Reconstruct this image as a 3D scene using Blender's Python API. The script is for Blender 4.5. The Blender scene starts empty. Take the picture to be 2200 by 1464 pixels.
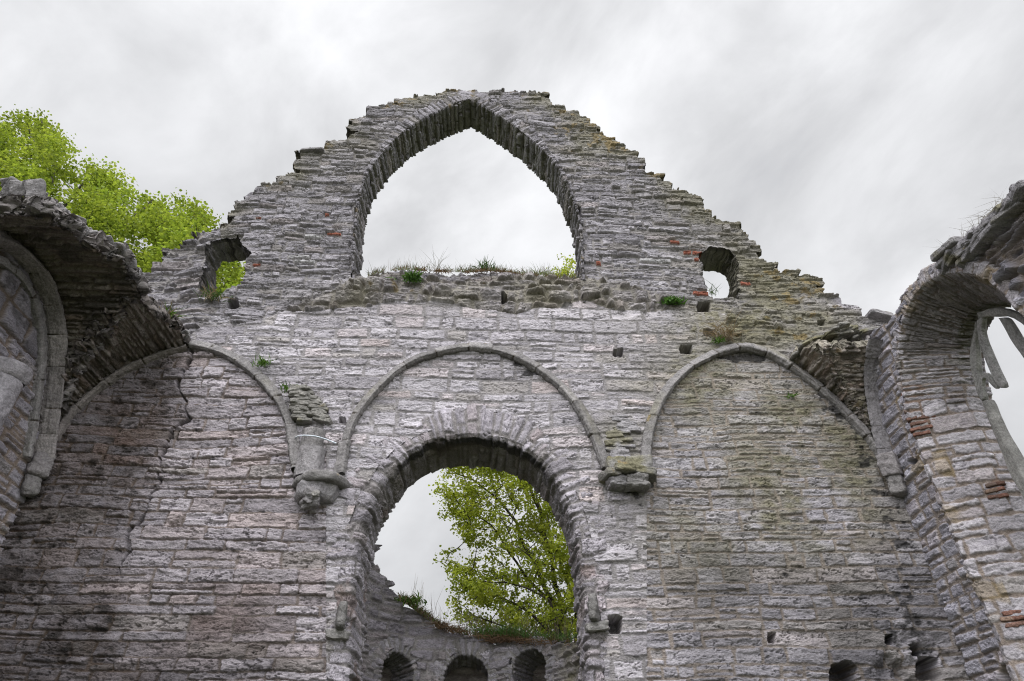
import bpy, math, numpy as np
from mathutils import Matrix
C = bpy.context.scene
COL = C.collection
rad = math.radians
f32 = np.float32

# ------------------------------------------------------------------ camera
F = 1450.; TH = rad(36.5); PS = rad(1.2); CAM = np.array([0, -9., 1.7])
FW = np.array([math.sin(PS)*math.cos(TH), math.cos(PS)*math.cos(TH), math.sin(TH)])
RT = np.array([math.cos(PS), -math.sin(PS), 0.]); UP = np.cross(RT, FW)
cam = bpy.data.cameras.new('camera'); co = bpy.data.objects.new('camera', cam); COL.objects.link(co)
co.matrix_world = Matrix(((RT[0], UP[0], -FW[0], CAM[0]), (RT[1], UP[1], -FW[1], CAM[1]), (RT[2], UP[2], -FW[2], CAM[2]), (0, 0, 0, 1)))
cam.sensor_width = 36; cam.lens = 36*F/2200; cam.clip_start = .1; cam.clip_end = 2000
C.camera = co

# ------------------------------------------------------------------ light, sky, exposure
SUN_EL, SUN_AZ, SUN_STR = 54, 205, 1.5          # azimuth from +Y (north) clockwise: behind the camera, a little to the left
C.view_settings.view_transform = 'Standard'; C.view_settings.look = 'None'; C.view_settings.gamma = 1; C.view_settings.exposure = 0.14
C.cycles.use_denoising = True; C.cycles.denoising_prefilter = 'NONE'; C.cycles.filter_width = 1.1
W = bpy.data.worlds.new('World'); C.world = W; W.use_nodes = True
nt = W.node_tree; nt.nodes.clear()
def nd(t, tree=None, **k):
    n = (tree or nt).nodes.new(t)
    for a, b in k.items(): setattr(n, a, b)
    return n
def build_world():
    L = nt.links.new
    out = nd('ShaderNodeOutputWorld'); bg = nd('ShaderNodeBackground'); bg.inputs[1].default_value = .1
    sky = nd('ShaderNodeTexSky', sky_type='NISHITA', sun_disc=False, sun_elevation=rad(SUN_EL), sun_rotation=rad(SUN_AZ))
    sky.air_density = 1; sky.dust_density = 3
    tc = nd('ShaderNodeTexCoord'); sp = nd('ShaderNodeSeparateXYZ'); L(tc.outputs['Generated'], sp.inputs[0])
    def m(op, a, b=None, c=None):
        n = nd('ShaderNodeMath', operation=op)
        for i, x in enumerate((a, b, c)):
            if x is None: continue
            if isinstance(x, (int, float)): n.inputs[i].default_value = x
            else: L(x, n.inputs[i])
        return n.outputs[0]
    x, y, z = sp.outputs
    # cloud bands drift along one direction of the sky (low in the west to high in the east)
    d1 = RT*.80+UP*.60; d2 = -RT*.60+UP*.80
    def dot(vec):
        n = nd('ShaderNodeVectorMath', operation='DOT_PRODUCT'); L(tc.outputs['Generated'], n.inputs[0]); n.inputs[1].default_value = tuple(vec); return n.outputs['Value']
    def comb(a, b, c, off):
        cb = nd('ShaderNodeCombineXYZ')
        for i_, (vec, k_) in enumerate(((d1, a), (d2, b), (FW, c))): L(m('ADD', m('MULTIPLY', dot(vec), k_), off[i_]), cb.inputs[i_])
        return cb.outputs[0]
    n1 = nd('ShaderNodeTexNoise'); n1.inputs['Scale'].default_value = 1.0; n1.inputs['Detail'].default_value = 8; n1.inputs['Roughness'].default_value = .56; n1.inputs['Distortion'].default_value = .35
    L(comb(3.0, 4.4, 3.0, (3.1, 1.7, .4)), n1.inputs['Vector'])
    n2 = nd('ShaderNodeTexNoise'); n2.inputs['Scale'].default_value = 1.0; n2.inputs['Detail'].default_value = 3
    L(comb(2.6, 4.0, 2.5, (5.3, .2, 1.9)), n2.inputs['Vector']); n2.inputs['Detail'].default_value = 6
    v = m('ADD', m('MULTIPLY', n1.outputs[0], .55), m('MULTIPLY', n2.outputs[0], .45))
    rp = nd('ShaderNodeValToRGB'); L(v, rp.inputs[0])
    e = rp.color_ramp.elements
    e[0].position = .32; e[0].color = (5.2, 5.25, 5.45, 1)
    e[1].position = .62; e[1].color = (9.3, 9.35, 9.55, 1)
    for p_, c_ in ((.42, 6.3), (.52, 7.75)):
        k = rp.color_ramp.elements.new(p_); k.color = (c_, c_*1.006, c_*1.028, 1)
    # extra sky brightness added behind the camera, out of view, to light the walls
    back = nd('ShaderNodeMapRange', interpolation_type='SMOOTHSTEP'); L(m('ADD', m('MULTIPLY', y, -1), m('MULTIPLY', z, .35)), back.inputs[0])
    back.inputs[1].default_value = .05; back.inputs[2].default_value = 1.0; back.inputs[3].default_value = 1.0; back.inputs[4].default_value = 3.9
    hor = nd('ShaderNodeMapRange'); L(z, hor.inputs[0]); hor.inputs[1].default_value = .1; hor.inputs[2].default_value = .75; hor.inputs[3].default_value = .78; hor.inputs[4].default_value = 1.06
    s1 = nd('ShaderNodeVectorMath', operation='SCALE'); L(rp.outputs[0], s1.inputs[0]); L(m('MULTIPLY', back.outputs[0], hor.outputs[0]), s1.inputs['Scale'])
    mx = nd('ShaderNodeMix', data_type='RGBA'); mx.inputs[0].default_value = .94
    L(sky.outputs[0], mx.inputs[6]); L(s1.outputs[0], mx.inputs[7])
    L(mx.outputs[2], bg.inputs[0]); L(bg.outputs[0], out.inputs[0])
build_world()
sl = bpy.data.lights.new('sun', 'SUN'); sl.energy = SUN_STR; sl.angle = rad(40); sl.color = (1, .985, .975)
so = bpy.data.objects.new('sun', sl); COL.objects.link(so)
so.rotation_euler = (rad(90-SUN_EL), 0, rad(180-SUN_AZ)); so.location = (-10, -30, 40)

# ------------------------------------------------------------------ picture <-> place
def ray(px, py): return FW + RT*((px-1100)/F) + UP*((732-py)/F)
def atY(px, py, Y=0.):
    d = ray(px, py); return CAM + d*((Y-CAM[1])/d[1])
def atX(px, py, X):
    d = ray(px, py); return CAM + d*((X-CAM[0])/d[0])
def proj(x, y, z):
    x = x-CAM[0]; y = y-CAM[1]; z = z-CAM[2]
    w = x*FW[0]+y*FW[1]+z*FW[2]; w = np.where(np.abs(w) < .05, .05, w)
    return 1100+F*(x*RT[0]+y*RT[1]+z*RT[2])/w, 732-F*(x*UP[0]+y*UP[1]+z*UP[2])/w

# ------------------------------------------------------------------ noise
def Hs(i, j, s):
    h = i.astype(np.int64)*374761393 + j.astype(np.int64)*668265263 + int(s)*1442695
    h = (h & 0xffffffff).astype(np.uint32)
    h ^= h >> np.uint32(13); h = h*np.uint32(1274126177); h ^= h >> np.uint32(16); h = h*np.uint32(2246822519); h ^= h >> np.uint32(15)
    return (h >> np.uint32(8)).astype(f32)*f32(1/16777216)
def vn(x, y, s):
    xi = np.floor(x); yi = np.floor(y); fx = (x-xi).astype(f32); fy = (y-yi).astype(f32)
    xi = xi.astype(np.int32); yi = yi.astype(np.int32)
    fx = fx*fx*fx*(fx*(fx*6-15)+10); fy = fy*fy*fy*(fy*(fy*6-15)+10)
    a = Hs(xi, yi, s); b = Hs(xi+1, yi, s); c = Hs(xi, yi+1, s); d = Hs(xi+1, yi+1, s)
    return ((a+(b-a)*fx)*(1-fy)+(c+(d-c)*fx)*fy)*2-1
def fbm(x, y, s, o=3, g=.5):
    t = 0; a = 1.; n = 0
    for k in range(o):
        t = t + a*vn(x*2.03**k+k*17.3, y*2.03**k+k*9.1, s+k*31); n += a; a *= g
    return t/n*1.35
def fbm3(x, y, z, s, o=3):
    return (fbm(x+.37*z, y-.61*z, s, o)+fbm(y+.53*x+3.1, z+7.7, s+77, o)+fbm(z-.41*y+1.7, x+5.3, s+151, o))/2.0
def sm(x): x = np.clip(x, 0, 1); return x*x*(3-2*x)
def inpoly(px, py, poly):
    r = np.zeros(px.shape, bool); n = len(poly)
    for i in range(n):
        x0, y0 = poly[i]; x1, y1 = poly[(i+1) % n]
        if y0 == y1: continue
        c = (y0 > py) != (y1 > py)
        r ^= c & (px < (x1-x0)*(py-y0)/(y1-y0)+x0)
    return r
def dpoly(px, py, pts):
    d = np.full(px.shape, 1e9, f32)
    for (x0, y0), (x1, y1) in zip(pts[:-1], pts[1:]):
        L2 = (x1-x0)**2+(y1-y0)**2+1e-9
        t = np.clip(((px-x0)*(x1-x0)+(py-y0)*(y1-y0))/L2, 0, 1)
        d = np.minimum(d, np.hypot(px-x0-t*(x1-x0), py-y0-t*(y1-y0)))
    return d
def blob(px, py, cx, cy, rx, ry, rot=0):
    a = rad(rot); dx = px-cx; dy = py-cy
    u = (dx*math.cos(a)+dy*math.sin(a))/rx; v = (-dx*math.sin(a)+dy*math.cos(a))/ry
    return np.exp(-(u*u+v*v))
def smooth_path(pts, ds=.012, it=2):
    p = np.array(pts, float)
    for _ in range(it):
        q = [p[0]]
        for a, b in zip(p[:-1], p[1:]): q += [a*.75+b*.25, a*.25+b*.75]
        q.append(p[-1]); p = np.array(q)
    s = np.concatenate([[0], np.cumsum(np.linalg.norm(np.diff(p, axis=0), axis=1))])
    n = max(2, int(s[-1]/ds)); t = np.linspace(0, s[-1], n)
    return np.stack([np.interp(t, s, p[:, k]) for k in range(p.shape[1])], 1), t

# ------------------------------------------------------------------ mesh and materials
def tag(o, label=None, cat=None, group=None, kind=None):
    if label: o['label'] = label
    if cat: o['category'] = cat
    if group: o['group'] = group
    if kind: o['kind'] = kind
    return o
def empty(name, loc, label, cat, group=None):
    o = bpy.data.objects.new(name, None); COL.objects.link(o); o.location = loc
    o.empty_display_size = .2
    return tag(o, label, cat, group)
def mkmesh(name, V, Q, mat, col=None, bed=None, parent=None, smooth=True, T=None):
    V = np.asarray(V, f32); Q = np.asarray(Q, np.int32).reshape(-1, 4)
    T = np.zeros((0, 3), np.int32) if T is None else np.asarray(T, np.int32)
    me = bpy.data.meshes.new(name)
    me.vertices.add(len(V)); me.vertices.foreach_set('co', V.ravel())
    nl = Q.size+T.size
    me.loops.add(nl); me.loops.foreach_set('vertex_index', np.concatenate([Q.ravel(), T.ravel()]))
    me.polygons.add(len(Q)+len(T))
    me.polygons.foreach_set('loop_start', np.concatenate([np.arange(len(Q))*4, Q.size+np.arange(len(T))*3]).astype(np.int32))
    if smooth: me.polygons.foreach_set('use_smooth', np.ones(len(Q)+len(T), bool))
    if col is not None:
        a = me.color_attributes.new('col', 'FLOAT_COLOR', 'POINT')
        c = np.ones((len(V), 4), f32); c[:, :3] = np.clip(col, 0.004, .85); a.data.foreach_set('color', c.ravel())
    if bed is not None:
        a = me.attributes.new('bed', 'FLOAT_VECTOR', 'POINT'); a.data.foreach_set('vector', np.asarray(bed, f32).ravel())
    me.materials.append(mat); me.update(calc_edges=True); me.validate()
    o = bpy.data.objects.new(name, me); COL.objects.link(o)
    if parent is not None:
        o.parent = parent; o.matrix_parent_inverse = Matrix.Translation(-parent.location)
    return o

def new_mat(name):
    m = bpy.data.materials.new(name); m.use_nodes = True; t = m.node_tree; t.nodes.clear()
    out = nd('ShaderNodeOutputMaterial', t); b = nd('ShaderNodeBsdfPrincipled', t); t.links.new(b.outputs[0], out.inputs[0])
    b.inputs['Roughness'].default_value = .93; b.inputs['Specular IOR Level'].default_value = .18
    return m, t, b, out
def stone_mat(name, bump=.85, strat=2.4, fine=38., var=.35):
    m, t, b, out = new_mat(name); L = t.links.new
    at = nd('ShaderNodeAttribute', t, attribute_name='col'); bd = nd('ShaderNodeAttribute', t, attribute_name='bed')
    mp = nd('ShaderNodeMapping', t); mp.inputs['Scale'].default_value = (1, strat, 1); L(bd.outputs['Vector'], mp.inputs[0])
    n1 = nd('ShaderNodeTexNoise', t); n1.inputs['Scale'].default_value = fine; n1.inputs['Detail'].default_value = 6; n1.inputs['Roughness'].default_value = .68; L(mp.outputs[0], n1.inputs['Vector'])
    n2 = nd('ShaderNodeTexNoise', t); n2.inputs['Scale'].default_value = fine*.28; n2.inputs['Detail'].default_value = 4; n2.inputs['Roughness'].default_value = .6; L(mp.outputs[0], n2.inputs['Vector'])
    r = nd('ShaderNodeMapRange', t); L(n1.outputs[0], r.inputs[0]); r.inputs[1].default_value = .34; r.inputs[2].default_value = .62; r.inputs[3].default_value = 1-var*1.15; r.inputs[4].default_value = 1+var*.7
    r2 = nd('ShaderNodeMapRange', t); L(n2.outputs[0], r2.inputs[0]); r2.inputs[1].default_value = .3; r2.inputs[2].default_value = .7; r2.inputs[3].default_value = 1-var*.6; r2.inputs[4].default_value = 1+var*.6
    mm = nd('ShaderNodeMath', t, operation='MULTIPLY'); L(r.outputs[0], mm.inputs[0]); L(r2.outputs[0], mm.inputs[1])
    sc = nd('ShaderNodeVectorMath', t, operation='SCALE'); L(at.outputs['Color'], sc.inputs[0]); L(mm.outputs[0], sc.inputs['Scale'])
    L(sc.outputs[0], b.inputs['Base Color'])
    bp = nd('ShaderNodeBump', t); bp.inputs['Strength'].default_value = bump; bp.inputs['Distance'].default_value = .02; L(n1.outputs[0], bp.inputs['Height'])
    bp2 = nd('ShaderNodeBump', t); bp2.inputs['Strength'].default_value = bump; bp2.inputs['Distance'].default_value = .03; L(n2.outputs[0], bp2.inputs['Height']); L(bp.outputs[0], bp2.inputs['Normal'])
    L(bp2.outputs[0], b.inputs['Normal'])
    return m
M_STONE = stone_mat('weathered_limestone', .95, 2.0, 30., .27)
M_RIB = stone_mat('dressed_rib_stone', bump=.6, strat=.75, fine=40, var=.3)
def leaf_mat(name, trans=.45):
    m, t, b, out = new_mat(name); L = t.links.new
    at = nd('ShaderNodeAttribute', t, attribute_name='col'); L(at.outputs['Color'], b.inputs['Base Color']); b.inputs['Roughness'].default_value = .55
    tr = nd('ShaderNodeBsdfTranslucent', t); sc = nd('ShaderNodeVectorMath', t, operation='MULTIPLY'); L(at.outputs['Color'], sc.inputs[0]); sc.inputs[1].default_value = (1.45, 1.4, .85); L(sc.outputs[0], tr.inputs[0])
    mx = nd('ShaderNodeMixShader', t); mx.inputs[0].default_value = trans; L(b.outputs[0], mx.inputs[1]); L(tr.outputs[0], mx.inputs[2]); L(mx.outputs[0], out.inputs[0])
    return m
M_LEAF = leaf_mat('young_maple_leaf'); M_BLADE = leaf_mat('plant_blade', .3)
def noise_mat(name, c0, c1, scale=20, bump=.5, rough=.9):
    m, t, b, out = new_mat(name); L = t.links.new
    tc = nd('ShaderNodeTexCoord', t); n = nd('ShaderNodeTexNoise', t); n.inputs['Scale'].default_value = scale; n.inputs['Detail'].default_value = 6; L(tc.outputs['Object'], n.inputs['Vector'])
    r = nd('ShaderNodeValToRGB', t); L(n.outputs[0], r.inputs[0]); r.color_ramp.elements[0].position = .35; r.color_ramp.elements[1].position = .65
    r.color_ramp.elements[0].color = (*c0, 1); r.color_ramp.elements[1].color = (*c1, 1); L(r.outputs[0], b.inputs['Base Color'])
    bp = nd('ShaderNodeBump', t); bp.inputs['Strength'].default_value = bump; bp.inputs['Distance'].default_value = .02; L(n.outputs[0], bp.inputs['Height']); L(bp.outputs[0], b.inputs['Normal'])
    b.inputs['Roughness'].default_value = rough
    return m
M_BARK = noise_mat('dark_bark', (.035, .03, .024), (.09, .08, .065), 14)
M_GROUND = noise_mat('churchyard_grass', (.035, .05, .015), (.09, .10, .04), 3, .3)
M_CORD = noise_mat('blue_white_cord', (.45, .52, .62), (.75, .78, .82), 60, .3, .6)

# ------------------------------------------------------------------ masonry
def masonry(U, V, seed, h=(.13, .22), l=(.3, .8), split=.25, warp=1.):
    shp = U.shape; U = U.ravel().astype(f32); V = V.ravel().astype(f32)
    Uw = U+.03*warp*fbm(U*2.5, V*2.5, seed+1, 2)
    Vw = V+.06*warp*fbm(U*.45, V*.45, seed+2, 2)+.013*warp*fbm(U*2.2, V*3, seed+3, 3)
    rng = np.random.RandomState(seed)
    n = int((Vw.max()-Vw.min()+1.5)/h[0])+6
    rows = Vw.min()-.7+np.cumsum(rng.uniform(h[0], h[1], n))
    r = np.clip(np.searchsorted(rows, Vw)-1, 0, n-2)
    order = np.argsort(r, kind='stable'); bnd = np.searchsorted(r[order], np.arange(n+1))
    u0 = np.zeros_like(Uw); u1 = np.ones_like(Uw); j = np.zeros(len(Uw), np.int32)
    lo, hi = Uw.min(), Uw.max()
    for k in range(n-1):
        cols = lo-.1-rng.rand()*l[1]+np.concatenate([[0], np.cumsum(l[0]+(l[1]-l[0])*rng.rand(int((hi-lo+l[1]+1)/l[0])+6)**1.3)])
        ix = order[bnd[k]:bnd[k+1]]
        if len(ix) == 0: continue
        jj = np.clip(np.searchsorted(cols, Uw[ix])-1, 0, len(cols)-2)
        j[ix] = jj; u0[ix] = cols[jj]; u1[ix] = cols[jj+1]
    vb = rows[r].astype(f32); vt = rows[r+1].astype(f32)
    sp = Hs(r, j, seed+5) < split; fr = .35+.3*Hs(r, j, seed+6); vm = vb+(vt-vb)*fr
    up = Vw > vm
    sub = np.where(sp & up, 1, 0)
    vb2 = np.where(sp & up, vm, vb); vt2 = np.where(sp & ~up, vm, vt)
    du = np.minimum(Uw-u0, u1-Uw); dv = np.minimum(Vw-vb2, vt2-Vw)
    du = du+.016*fbm(U*9, V*13, seed+7, 3); dv = dv+.012*fbm(U*11, V*14, seed+8, 3)
    du = du*.72
    R = .024
    d = np.where((du < R) & (dv < R), R-np.hypot(R-np.minimum(du, R), R-np.minimum(dv, R)), np.minimum(du, dv))
    jj = j*2+sub
    m = dict(d=d, cu=(u0+u1)/2, cv=(vb2+vt2)/2, a=Hs(r, jj, seed+11), b=Hs(r, jj, seed+12), c=Hs(r, jj, seed+13), e=Hs(r, jj, seed+14), g=Hs(r, jj, seed+15))
    return {k: v.reshape(shp).astype(f32) for k, v in m.items()}
def pick(ms, sel):
    return {k: np.select([sel == i for i in range(len(ms))], [m[k] for m in ms]).astype(f32) for k in ms[0]}
def insert(m, U, V, items):
    """single stones set into the coursing: (u, v, width, height, random a, random g)"""
    for (cu, cv, w, h, a, g) in items:
        du = w/2-np.abs(U-cu); dv = h/2-np.abs(V-cv); d = np.minimum(du, dv)+.004*fbm(U*18, V*18, 5, 1)
        s = d > -.02
        m['d'] = np.where(s, np.maximum(d, -.0), m['d']); 
        for k, x in (('cu', cu), ('cv', cv), ('a', a), ('b', .5), ('c', .5), ('e', .6), ('g', g)): m[k] = np.where(d > 0, x, m[k]).astype(f32)
def relief(m, U, V, seed, joint=.012, bev=.03, jd=.03, proj_=.03, bed=.016, rough=.006, tilt=.25, crack=.02):
    prof = sm((m['d']-joint)/bev)
    Vt = V+(m['c']-.5)*.22*(U-m['cu']); amp = .2+1.4*m['e']
    n = fbm(U*3.8+m['a']*41, Vt*17+m['b']*57, seed+1, 3)*amp
    led = n*3.2; fl = np.floor(led); fr_ = led-fl; terr = (fl+sm((fr_-.72)/.28))/3.2
    ro = fbm(U*11+m['c']*13, V*24, seed+2, 4, .6)
    cr = np.abs(fbm(U*3.6+m['b']*31, Vt*15+m['a']*17, seed+3, 4)); crk = -crack*1.6*(1-sm(cr/.085))*np.clip(amp, .5, 1.3)
    big = fbm(U*4+m['e']*23, V*6+m['g']*29, seed+4, 2)
    st = (m['a']-.5)*2*proj_+((m['b']-.5)*(V-m['cv'])*tilt*2+(m['c']-.5)*(U-m['cu'])*tilt*.5)
    h = prof*(st+bed*(.45*n+.9*terr)+crk+.6*bed*big)-(1-prof)*jd+rough*ro*(.45+.55*prof)
    return h.astype(f32), prof
def paint(m, prof, U, V, seed, pal, mortar, mv=.12):
    w = np.cumsum([p[1] for p in pal]); w = w/w[-1]
    ix = np.searchsorted(w, m['g']); ix = np.clip(ix, 0, len(pal)-1)
    base = np.array([p[0] for p in pal], f32); base = (base*.7+.3*base[:2].mean(0))[ix]*(.84+.32*m['e'])[..., None]
    mo = np.array(mortar, f32)*(1+mv*fbm(U*5, V*5, seed+1, 3))[..., None]
    c = mo+(base-mo)*np.clip(prof, 0, 1)[..., None]
    s = fbm(U*2.2, V*5, seed+2, 4)
    c = c*(1+.16*s)[..., None]
    bl = sm((fbm(U*6, V*18, seed+3, 4)-.35)/.3)*.3            # weathered grey skin, patchy
    c = c*(1-bl[..., None]*np.array([.55, .55, .5], f32))
    return c.astype(f32)
def stain(c, color, a):
    a = np.clip(a, 0, 1)[..., None]; return (c+(np.array(color, f32)-c)*a).astype(f32)
OCHRE = (.235, .172, .07); OLIVE = (.165, .153, .085); SOOT = (.028, .027, .028)
P_GREY = [((.295, .279, .303), 4), ((.254, .241, .264), 3), ((.202, .192, .211), 1.8), ((.285, .254, .254), 1.0), ((.35, .334, .362), 1.4), ((.228, .21, .20), .9)]
P_LIGHT = [((.42, .400, .434), 5), ((.44, .395, .41), 1.6), ((.37, .352, .384), 3), ((.305, .289, .316), 2), ((.43, .37, .365), .5), ((.31, .29, .278), .8)]
P_DARK = [((.25, .235, .235), 4), ((.20, .19, .187), 3), ((.265, .215, .20), 2), ((.29, .28, .285), 1), ((.25, .19, .165), 1.0)]
BRICK = (.26, .095, .065)

def boundary(keep):
    nr, nc = keep.shape
    k = np.zeros((nr+2, nc+2), bool); k[1:-1, 1:-1] = keep
    h = k[:-1, 1:-1] != k[1:, 1:-1]; v = k[1:-1, :-1] != k[1:-1, 1:]
    i, j = np.nonzero(h); e = [np.stack([i*(nc+1)+j, i*(nc+1)+j+1], 1)]
    i, j = np.nonzero(v); e.append(np.stack([i*(nc+1)+j, (i+1)*(nc+1)+j], 1))
    return np.concatenate(e)
def shell(name, fr, U, V, N, keepv, col, mat, thick=.7, rim=3, jag=.04, parent=None, step=6, seed=1, rimcol=None, thv=None):
    """a block of masonry: worked front surface, broken edges of real thickness and a plain back"""
    keep = keepv[:-1, :-1] & keepv[1:, :-1] & keepv[:-1, 1:] & keepv[1:, 1:]
    nr, nc = U.shape
    P = np.stack(fr(U, V, N), -1).reshape(-1, 3)
    ids = np.arange(nr*nc).reshape(nr, nc)
    Q = np.stack([ids[:-1, :-1], ids[:-1, 1:], ids[1:, 1:], ids[1:, :-1]], -1)[keep]
    used = np.zeros(nr*nc, bool); used[Q.ravel()] = True
    rm = np.cumsum(used)-1
    Vs = [P[used]]; Cs = [col.reshape(-1, 3)[used]]; Bs = [np.stack([U, V, 0*U], -1).reshape(-1, 3)[used]]
    Qs = [rm[Q]]; tot = used.sum()
    E = boundary(keep); bv = np.unique(E); loc = -np.ones(nr*nc, np.int64); loc[bv] = np.arange(len(bv))
    u, v, n0 = U.ravel()[bv], V.ravel()[bv], N.ravel()[bv]; cb = col.reshape(-1, 3)[bv]
    th = thick if thv is None else thv.ravel()[bv]
    if rimcol is not None: cb = cb*.4+np.array(rimcol)*.6
    prev = rm[E]
    for k in range(1, rim+1):
        t = k/rim; n = n0*(1-t)-th*t
        g = jag*(1-t**4)
        uu = u+g*fbm(u*7+n*9, v*23-n*3, seed+5, 3); vv = v+g*.7*fbm(u*7-n*7, v*15+n*8, seed+9, 3)
        Vs.append(np.stack(fr(uu, vv, n), -1)); Cs.append(cb*(1+.2*fbm(u*9+n*13, v*21-n*17, seed+3, 3))[:, None]); Bs.append(np.stack([n, v, u], -1))
        cur = loc[E]+tot; tot += len(bv)
        Qs.append(np.stack([prev[:, 0], prev[:, 1], cur[:, 1], cur[:, 0]], 1)); prev = cur
    if step:
        ii = np.arange(0, nr, step); jj = np.arange(0, nc, step)
        kb = np.array(keep, bool); a = (len(ii)-1, len(jj)-1)
        kb = kb[:a[0]*step, :a[1]*step].reshape(a[0], step, a[1], step).all((1, 3))
        u, v = U[np.ix_(ii, jj)], V[np.ix_(ii, jj)]
        tt = thick if thv is None else thv[np.ix_(ii, jj)]
        pb = np.stack(fr(u, v, 0*u-tt), -1).reshape(-1, 3); idb = np.arange(u.size).reshape(u.shape)+tot
        Vs.append(pb); Cs.append(col[np.ix_(ii, jj)].reshape(-1, 3)); Bs.append(np.stack([u, v, 0*u], -1).reshape(-1, 3))
        Qs.append(np.stack([idb[:-1, :-1], idb[1:, :-1], idb[1:, 1:], idb[:-1, 1:]], -1)[kb])
    Vs = np.concatenate(Vs); Qs = np.concatenate(Qs); Cs = np.concatenate(Cs); Bs = np.concatenate(Bs)
    us = np.zeros(len(Vs), bool); us[Qs.ravel()] = True; rm = np.cumsum(us)-1
    return mkmesh(name, Vs[us], rm[Qs], mat, Cs[us], Bs[us], parent)
def path_normals(p):
    t = np.gradient(p, axis=0); t /= np.linalg.norm(t, axis=1)[:, None]+1e-9
    return np.stack([-t[:, 1], t[:, 0]], 1)
def sweep(name, fr, pts, prof, mat, seed, parent=None, scale=None, h=(.06, .1), l=(.4, 1.4), wid=None, pal=P_GREY, mortar=(.2, .19, .18), rel={}, ds=.012, dq=.014, sink=.07, split=.1, warp=.5, it=2, post=None, grain=0.):
    """a course of stones carried along a path and round a profile of (offset from path, height above the wall face)"""
    p, s = smooth_path(pts, ds, it); nr_ = path_normals(p)
    pr, q = smooth_path(prof, dq, 0)
    tg = np.gradient(pr, axis=0); tg /= np.linalg.norm(tg, axis=1)[:, None]+1e-9
    no, nn = tg[:, 1], -tg[:, 0]
    S, Qd = np.meshgrid(s, q, indexing='ij'); S = S.astype(f32); Qd = Qd.astype(f32)
    if scale is not None:
        k = scale(p); s2 = np.concatenate([[0], np.cumsum(np.diff(s)/(.5*(k[1:]+k[:-1])))]); S = np.broadcast_to(s2[:, None], S.shape).astype(f32)
    m = masonry(Qd, S, seed, h, l, split, warp)
    hh, pf = relief(m, Qd, S, seed, **rel)
    col = paint(m, pf, Qd, S, seed, pal, mortar)
    off = np.broadcast_to(pr[:, 0], S.shape).copy()
    if wid is not None:
        ww = wid(p, s)*(1+.3*(Hs(np.floor(s/.17+.5*vn(s*1.3, s*0, seed)), s*0, seed)-.5)+.12*fbm(s*3, s*0, seed+2, 2)); off = np.where(off > 0, off*ww[:, None], off)
    n = np.broadcast_to(pr[:, 1], S.shape)-sink*(1-sm(Qd/.05))
    if grain: hh = hh+grain*fbm(Qd*26, S*6+7*m['a'], seed+61, 4)+grain*.8*fbm(Qd*9, S*7, seed+63, 3)
    off = off+hh*no; n = n+hh*nn
    u = p[:, 0][:, None]+nr_[:, 0][:, None]*off; v = p[:, 1][:, None]+nr_[:, 1][:, None]*off
    P = np.stack(fr(u, v, n), -1)
    if post: col = post(col, P, S, Qd, m, pf)
    ids = np.arange(S.size).reshape(S.shape)
    Q = np.stack([ids[:-1, :-1], ids[1:, :-1], ids[1:, 1:], ids[:-1, 1:]], -1).reshape(-1, 4)
    return mkmesh(name, P.reshape(-1, 3), Q, mat, col.reshape(-1, 3), np.stack([Qd, S, 0*S], -1).reshape(-1, 3), parent)
def rib(name, fr, pts, seed, parent, w=.16, dep=.115, col0=(.205, .195, .195), moss=.35, it=2):
    prof = [(w*.5, -.06), (w*.5, .03), (w*.46, .05), (-w*.22, dep), (-w*.36, dep*.96), (-w*.5, .06), (-w*.5, .03), (-w*.5, -.06)]
    def post(c, P, S, Qd, m, pf):
        z = fbm3(P[..., 0]*2, P[..., 1]*2, P[..., 2]*2, seed, 4)
        c = stain(c, OLIVE, sm((z-.35+moss)/.8)*.38*sm((Qd.max()*.55-Qd)/.1+.4)); c = stain(c, OCHRE, sm((fbm3(P[..., 0]*6, P[..., 1]*6, P[..., 2]*6, seed+4, 3)-.72+moss*.3)/.15)*.6*(Qd < .14))
        return stain(c, (.07, .06, .05), (1-pf)*.8)
    return sweep(name, fr, pts, prof, M_RIB, seed, parent, h=(.34, .72), l=(9, 10), pal=[(col0, 3), (tuple(x*1.18 for x in col0), 1), (tuple(x*.82 for x in col0), 1)], mortar=(.12, .105, .09),
                 rel=dict(joint=.0, bev=.01, jd=.018, proj_=.012, bed=.002, rough=.007, tilt=.0, crack=.0), sink=0, split=0, warp=.15, ds=.011, dq=.009, it=it, post=post, grain=.008)

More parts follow.
